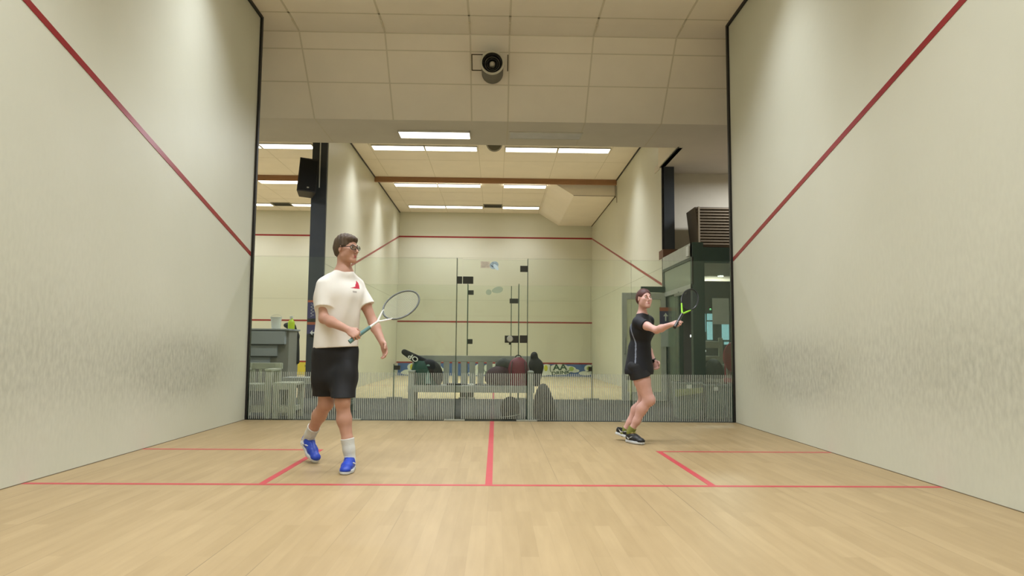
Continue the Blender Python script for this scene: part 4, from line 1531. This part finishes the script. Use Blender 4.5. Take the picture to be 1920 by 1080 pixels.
# right hand closed on the grip, palm faces the grip from behind
gripc = rkB + rkd * .075
hR = unit(gripc - wrR)
pal = np.cross(rkd, hR)
if pal[2] < 0: pal = -pal
hand(s, wrR, unit(wrR - elR) * .5 + unit(gripc - wrR) * .6, -np.cross(unit(wrR - elR), rkd), rkd, (1.0, 1.3, .9))
hand(s, wrL, unit(wrL - elL) + V3(0, 0, -.35), rm_ * 1.0, fm, (.25, .35, .3))
body = s.build('body', m_skin, man, mO)
eyes(q, HB, man, mO, 1.0)
lips(q, man, mO, 1.0, m_lip)
brows(q, man, mO, 1.0, m_hair)

# hair: cap over the skull, longer at the nape, fringe swept over the forehead
s = SDF(hc - .17, hc + .17, .0035)
s.ell(q(0, -.020, .036), (.083, .098, .090), HB, k=.01)
s.ell(q(0, -.045, -.010), (.074, .072, .075), HB, k=.03)
s.ell(q(0, .028, .076), (.066, .060, .034), HB, k=.02)
s.cone(q(.070, .012, .02), q(.072, .008, -.006), .010, .006, k=.01).cone(q(-.070, .012, .02), q(-.072, .008, -.006), .010, .006, k=.01)
s.noise(.0022, 130, 3)
s.ell(q(0, .105, -.030), (.088, .085, .088), HB, k=.006, sub=True)
s.ell(q(.085, .020, -.045), (.035, .045, .055), HB, k=.006, sub=True).ell(q(-.085, .020, -.045), (.035, .045, .055), HB, k=.006, sub=True)
s.cut(q(0, -.05, -.072), -HB[2] + HB[1] * .3)
s.build('hair', m_hair, man, mO)
# sports glasses
gl = MB()
mg_ = mat('glasses_dark', '2a2624', .3)
for sx in (1, -1):
    gl.tube([Vector(q(sx * (.033 + .025 * math.cos(t)), .101 - .010 * math.cos(t) * 1.0, .003 + .017 * math.sin(t))) - Vector(mO) for t in [2 * PI * k / 24 for k in range(24)]], .0026, 6, closed=True)
    gl.tube([Vector(q(sx * x, y, z)) - Vector(mO) for x, y, z in ((.058, .092, .008), (.074, .055, .008), (.082, .0, .004))], .0028, 6)
gl.tube([Vector(q(x, .107, .008)) - Vector(mO) for x in (-.010, 0, .010)], .0026, 6)
gl.build('glasses', mg_, man, smooth=True)
gl = MB()
for sx in (1, -1):
    gl._add([Vector(q(sx * (.033 + .024 * math.cos(t)), .101 - .010 * math.cos(t), .003 + .016 * math.sin(t))) - Vector(mO) for t in [2 * PI * k / 24 for k in range(24)]], [tuple(range(24))])
gl.build('lenses', glass_mat('lens_glass', 'd9d2c8', .2, .05), man)

# t-shirt
hem = P(620, 652, -3.54)
s = SDF((-1.62, -3.98, .78), (-.85, -3.2, 1.66), .005)
s.cone(neck0 + V3(0, 0, -.05), shR + V3(0, 0, .006), .070, .054, k=.05).cone(neck0 + V3(0, 0, -.05), shL + V3(0, 0, .006), .070, .054, k=.05)
s.cone(chest + rm_ * .065 + V3(0, 0, .02), chest - rm_ * .065 + V3(0, 0, .02), .134, .134, k=.06, flat=(fm, .82))
s.cone(chest + rm_ * .035, pelv + rm_ * .035 - V3(0, 0, .03), .145, .150, k=.05, flat=(fm, .84))
s.cone(chest - rm_ * .035, pelv - rm_ * .035 - V3(0, 0, .03), .145, .150, k=.05, flat=(fm, .84))
s.noise(.0075, 22, 5)
s.cut(pelv + V3(0, 0, .045), unit((0.06, 0, -1)))
for sh, el in ((shR, elR), (shL, elL)):
    d = unit(el - sh)
    t = SDF(s.lo, s.lo + s.v * np.array(s.f.shape) - 1e-6, s.v)
    t.lo = s.lo.copy(); t.f = np.full(s.f.shape, .06, np.float32)
    t.cone(sh, sh + d * .24, .056, .080, k=.0)
    t.noise(.004, 25, 9)
    t.cut(sh + d * .185, d)
    h_ = np.maximum(.03 - np.abs(s.f - t.f), 0) / .03
    s.f = np.minimum(s.f, t.f) - h_ * h_ * .03 * .25
s.ell(neck0 + V3(0, 0, .02) + fm * .02, (.072, .085, .055), np.stack([rm_, fm, V3(0, 0, 1)]), k=.008, sub=True)
shirt = s.build('t_shirt', m_shirt, man, mO)
# crimson patch and small mark on the chest: coloured faces of the shirt front
shirt.data.materials.append(mat('crimson_patch', 'b01030', .7))
shirt.data.materials.append(mat('grey_print', 'a9a49c', .7))
tri = [(668, 540), (681, 541), (674, 520), (661, 537)]


def project(p):
    d = R @ (np.array(p) - CAM_C)
    return 960 + F_PX * d[0] / d[1], 540 - F_PX * d[2] / d[1]


pc = P(671, 534, -3.62)
lat = -rm_
for pl in shirt.data.polygons:
    w_ = np.array(pl.center) + np.array(mO) - pc
    a_, z_ = float(w_ @ lat), float(w_[2])
    if np.array(pl.normal) @ fm < .0: continue
    if -.055 < a_ < .045 and -.028 < z_ < .055 and z_ < -.028 + (a_ + .055) * .28 + max(0, a_ - .0) * 1.6 and z_ < .055 - max(0, a_ - .02) * 1.5:
        pl.material_index = 1
    elif -.035 < a_ < .012 and -.062 < z_ < -.05:
        pl.material_index = 2

# shorts
s = SDF((-1.5, -3.95, .5), (-.9, -3.2, 1.02), .005)
for h_, k_ in ((hiR, knR), (hiL, knL)):
    s.chain([h_ + V3(0, 0, .02), h_ + (k_ - h_) * .5, k_ + (k_ - h_) * .02], [.108, .102, .096], k=.05)
s.cone(pelv + V3(0, 0, .06), pelv, .13, .135, k=.05, flat=(fm, .85))
s.noise(.006, 22, 8)
kz = (knR[2] + knL[2]) / 2
s.cut((0, 0, kz + .045), unit((-.22, 0, -1)) if False else unit((0, 0, -1)))
s.build('shorts', m_short, man, mO)
# socks
for a_, k_, nm in ((anR, knR, 'sock'), (anL, knL, 'sock')):
    d = unit(k_ - a_)
    s = SDF(a_ - .12, a_ + .25, .004)
    s.chain([a_ - d * .03, a_ + d * .06, a_ + d * .17], [.043, .045, .056], k=.02)
    s.cut(a_ + d * .145, d)
    s.build(nm, m_sock, man, mO)
m_sole = mat('white_sole', 'c3c5c4', .5)
shm = (m_blue, m_sole, mat('white_shoe_stripe', 'd9dde2', .4), mat('lace_white', 'c9cbd2', .6))
# left foot planted, toe towards the viewer
dL = unit((.05, -1, 0))
hl = V3(anL[0], anL[1], 0) - dL * .07
shoe('shoe', man, mO, hl + V3(0, 0, .002), hl + dL * .3 + V3(0, 0, .002), (0, 0, 1), .29, shm, 1)
# right foot pushing off: heel raised
dR = unit((.62, -.72, -.52))
upR = unit(V3(.62, -.72, 0) * .5 + V3(0, 0, .86) * 1.0)
toeR = V3(anR[0], anR[1], 0) + unit((.62, -.72, 0)) * .13
toeR[2] = .03
shoe('shoe', man, mO, toeR - dR * .245, toeR, upR, .29, shm, 1)
mr = make_racket('squash_racket', rkB, rkT, (-.15, -1, .25), .68, (m_rteal, m_rwhite, m_rwhite, mat('racket_grey', '5d615c', .35)), 'white-throated squash racket with teal grip held by the person in white', string_m=mat('string_pale', 'c5c8bb', .5))

# ================================================================== the woman
m_skin2 = mat('skin_fair', 'cfa398', .5, vary=.05, scale=14, spec=.35)
m_hair2 = mat('auburn_hair', '4a211b', .6, vary=.25, scale=30, bump=.3, bscale=80)
m_top = mat('navy_black_shirt', '0d1019', .75, vary=.12)
m_sho2 = mat('black_sport_shorts', '0b0c0f', .7)
wO = (1.52, -2.0, 0.0)
wom = empty('person', wO)
tag(wom, 'person in black sports top and black shorts, red hair tied back, lunging with racket out', 'person', None)
fw = unit((.86, -.51, 0)); rw = np.cross(fw, (0, 0, 1))
hf2 = unit((.34, -.93, .08))
hc2 = P(1208, 560, -2.02)
nk2 = P(1204, 586, -1.98)
sR, sL = P(1196, 604, -2.11), P(1216, 602, -1.86)
eR, wR = P(1231, 619, -2.33), P(1260, 608, -2.50)
eL, wL = P(1213, 650, -1.80), P(1226, 677, -1.90)
ch2 = P(1203, 620, -1.98); wa2 = P(1199, 655, -1.98); pe2 = P(1198, 686, -1.98)
hR2, hL2 = pe2 + rw * .075, pe2 - rw * .075
kR2, aR2 = P(1217, 750, -2.10), P(1184, 806, -2.03)
kL2, aL2 = P(1208, 752, -1.93), P(1171, 808, -1.86)
print('woman: thigh', np.linalg.norm(hR2 - kR2), np.linalg.norm(hL2 - kL2), 'shin', np.linalg.norm(kR2 - aR2), np.linalg.norm(kL2 - aL2),
      'uarm', np.linalg.norm(sR - eR), np.linalg.norm(sL - eL), 'farm', np.linalg.norm(eR - wR), np.linalg.norm(eL - wL), aR2, aL2, 'sh', np.linalg.norm(sR - sL))
r2B = P(1265, 614, -2.60); r2T = P(1305, 541, -2.28)
r2d = unit(r2T - r2B)
s = SDF((1.15, -2.78, .02), (2.15, -1.62, 1.66), .0045)
q2, HB2 = head(s, hc2, hf2, V3(0.05, 0, 1), .88, female=True)
s.cone(hc2 + V3(0, 0, -.04) - hf2 * .030, nk2 - V3(0, 0, .03), .040, .045, k=.03)
s.cone(nk2 - V3(0, 0, .035), sR, .045, .040, k=.04).cone(nk2 - V3(0, 0, .035), sL, .045, .040, k=.04)
s.cone(ch2 + rw * .05, ch2 - rw * .05, .10, .10, k=.05, flat=(fw, .9))
s.cone(ch2, wa2, .105, .088, k=.05, flat=(fw, .85))
s.cone(wa2, pe2, .09, .118, k=.05, flat=(fw, .9))
s.chain([sR, (sR + eR) / 2, eR], [.043, .038, .033], k=.03)
s.chain([sL, (sL + eL) / 2, eL], [.043, .038, .033], k=.03)
s.chain([eR, eR + (wR - eR) * .3, wR], [.034, .035, .022], k=.02)
s.chain([eL, eL + (wL - eL) * .3, wL], [.034, .035, .022], k=.02)
for h_, k_, a_ in ((hR2, kR2, aR2), (hL2, kL2, aL2)):
    s.chain([h_, h_ + (k_ - h_) * .45, k_], [.078, .077, .055], k=.04)
    b_ = unit(a_ - k_); bkk = unit(np.cross(np.cross(b_, fw), b_)) * -.018
    s.chain([k_, k_ + (a_ - k_) * .33 + bkk, k_ + (a_ - k_) * .7, a_], [.052, .053, .037, .031], k=.03)
    s.ell(k_ + fw * .025, (.034, .034, .042), k=.03)
    s.cone(a_, a_ - V3(0, 0, .03), .032, .034, k=.02)
hand(s, wR, unit(wR - eR) * .6 + unit(r2B + r2d * .07 - wR) * .6, -np.cross(unit(wR - eR), r2d), r2d, (1.0, 1.3, .9), sc=.9)
hand(s, wL, unit(wL - eL), rw * 1.0, fw, (.5, .5, .4), sc=.9)
s.build('body', m_skin2, wom, wO)
eyes(q2, HB2, wom, wO, .82, '5a6a6a')
lips(q2, wom, wO, .9, mat('lip_pink', 'a3514f', .45))
brows(q2, wom, wO, .9, m_hair2)
s = SDF(hc2 - .17, hc2 + .17, .0035)
s.ell(q2(0, -.018, .032), (.080 * .9, .098 * .9, .090 * .9), HB2, k=.01)
s.ell(q2(0, -.055, -.005), (.066 * .9, .060 * .9, .070 * .9), HB2, k=.03)
s.ell(q2(0, -.115, .02), (.036 * .9, .034 * .9, .036 * .9), HB2, k=.012)
s.noise(.0012, 120, 4)
s.ell(q2(0, .100, -.030), (.082 * .9, .085 * .9, .092 * .9), HB2, k=.006, sub=True)
s.ell(q2(.085, .020, -.045), (.035, .045, .055), HB2, k=.006, sub=True).ell(q2(-.085, .020, -.045), (.035, .045, .055), HB2, k=.006, sub=True)
s.cut(q2(0, -.05, -.062), -HB2[2] + HB2[1] * .3)
s.build('hair', m_hair2, wom, wO)
s = SDF((1.25, -2.5, .6), (1.95, -1.6, 1.4), .005)
s.cone(nk2 - V3(0, 0, .045), sR, .056, .054, k=.04).cone(nk2 - V3(0, 0, .045), sL, .056, .054, k=.04)
s.cone(ch2 + rw * .05, ch2 - rw * .05, .118, .118, k=.05, flat=(fw, .92))
s.ell(ch2 + fw * .07 + rw * .055, (.055, .055, .05), k=.04).ell(ch2 + fw * .07 - rw * .055, (.055, .055, .05), k=.04)
s.cone(ch2, wa2, .118, .112, k=.05, flat=(fw, .9))
for o_ in (-.035, .035):
    s.cone(wa2 + rw * o_ * .4, pe2 + rw * o_ - V3(0, 0, .05), .106, .140, k=.04, flat=(fw, .98))
s.noise(.004, 20, 11)
s.cut(pe2 - V3(0, 0, .085), (0, 0, -1))
for sh, el in ((sR, eR), (sL, eL)):
    d = unit(el - sh)
    t = SDF((0, 0, 0), (.01, .01, .01), s.v); t.lo = s.lo.copy(); t.f = np.full(s.f.shape, .06, np.float32)
    t.cone(sh, sh + d * .2, .054, .060, k=.0); t.noise(.003, 25, 9); t.cut(sh + d * .12, d)
    h_ = np.maximum(.03 - np.abs(s.f - t.f), 0) / .03
    s.f = np.minimum(s.f, t.f) - h_ * h_ * .03 * .25
s.ell(nk2 + V3(0, 0, .012) + fw * .015, (.056, .062, .045), np.stack([rw, fw, V3(0, 0, 1)]), k=.008, sub=True)
top = s.build('sports_top', m_top, wom, wO)
top.data.materials.append(mat('pale_side_seam', '7c8494', .6))
for pl in top.data.polygons:
    w_ = np.array(pl.center) + np.array(wO)
    if np.array(pl.normal) @ rw < .25: continue
    z_ = w_[2]
    a_ = (w_ - wa2) @ fw
    t_ = (z_ - .78) / .5
    want = .012 - .085 * max(0, t_ - .45) * 1.6 - .02 * t_
    if abs(a_ - want) < .0065 and .80 < z_ < 1.26: pl.material_index = 1
s = SDF((1.25, -2.3, .5), (1.85, -1.65, .95), .005)
for h_, k_ in ((hR2, kR2), (hL2, kL2)):
    s.cone(h_ - V3(0, 0, .02), h_ + (k_ - h_) * .48, .100, .104, k=.05)
s.noise(.004, 24, 12)
s.cut(V3(pe2[0], pe2[1], hR2[2] - .12), (0.30, 0, -1))
s.build('shorts', m_sho2, wom, wO)
MB().tube([Vector(wL + unit(wL - eL) * -.012 + (rw * math.cos(t) + np.cross(unit(wL - eL), rw) * math.sin(t)) * .0265) - Vector(wO) for t in [2 * PI * k / 20 for k in range(20)]], .008, 6, closed=True).build('watch_strap', m_rdark, wom, smooth=True)
MB().lathe([(.001, .0), (.018, .0), (.018, .010), (.001, .010)], seg=24, mx=Matrix.Translation(Vector(wL + rw * .026) - Vector(wO)) @ Vector(rw).to_track_quat('Z', 'Y').to_matrix().to_4x4(), cap=False).build('watch_case', m_rdark, wom)
for a_, k_ in ((aR2, kR2), (aL2, kL2)):
    d = unit(k_ - a_)
    s = SDF(a_ - .1, a_ + .12, .004)
    s.chain([a_ - d * .03, a_ + d * .035], [.038, .042], k=.02)
    s.cut(a_ + d * .03, d)
    s.build('sock', mat('olive_sock', '7c7f3c', .9), wom, wO)
m_bsh = mat('black_shoe', '17181a', .5, vary=.1)
m_ysh = mat('lime_trim', 'a5ad3f', .5)
shw = (m_bsh, m_sole, mat('shoe_white_mark', 'b9bab4', .4), m_ysh)
dw = unit((.50, -.86, 0))
hl2 = V3(aR2[0], aR2[1], .004) - dw * .06
shoe('shoe', wom, wO, hl2, hl2 + dw * .25, (0, 0, 1), .235, shw, 1, collar=.085)
dw2 = unit((.80, -.55, -.22))
tl = V3(aL2[0], aL2[1], 0) + unit((.80, -.55, 0)) * .10; tl[2] = .015
shoe('shoe', wom, wO, tl - dw2 * .20, tl, unit((.22, 0, .95)), .245, shw, 1, collar=.085)
make_racket('squash_racket', r2B, r2T, (.1, -1, .1), .56, (m_rdark, mat('racket_orange', '9a4a38', .4), m_rgreen, m_rdark), 'black and lime green squash racket held up by the person in black', head_w=.085, head_l=.14, string_m=m_darkgrey)
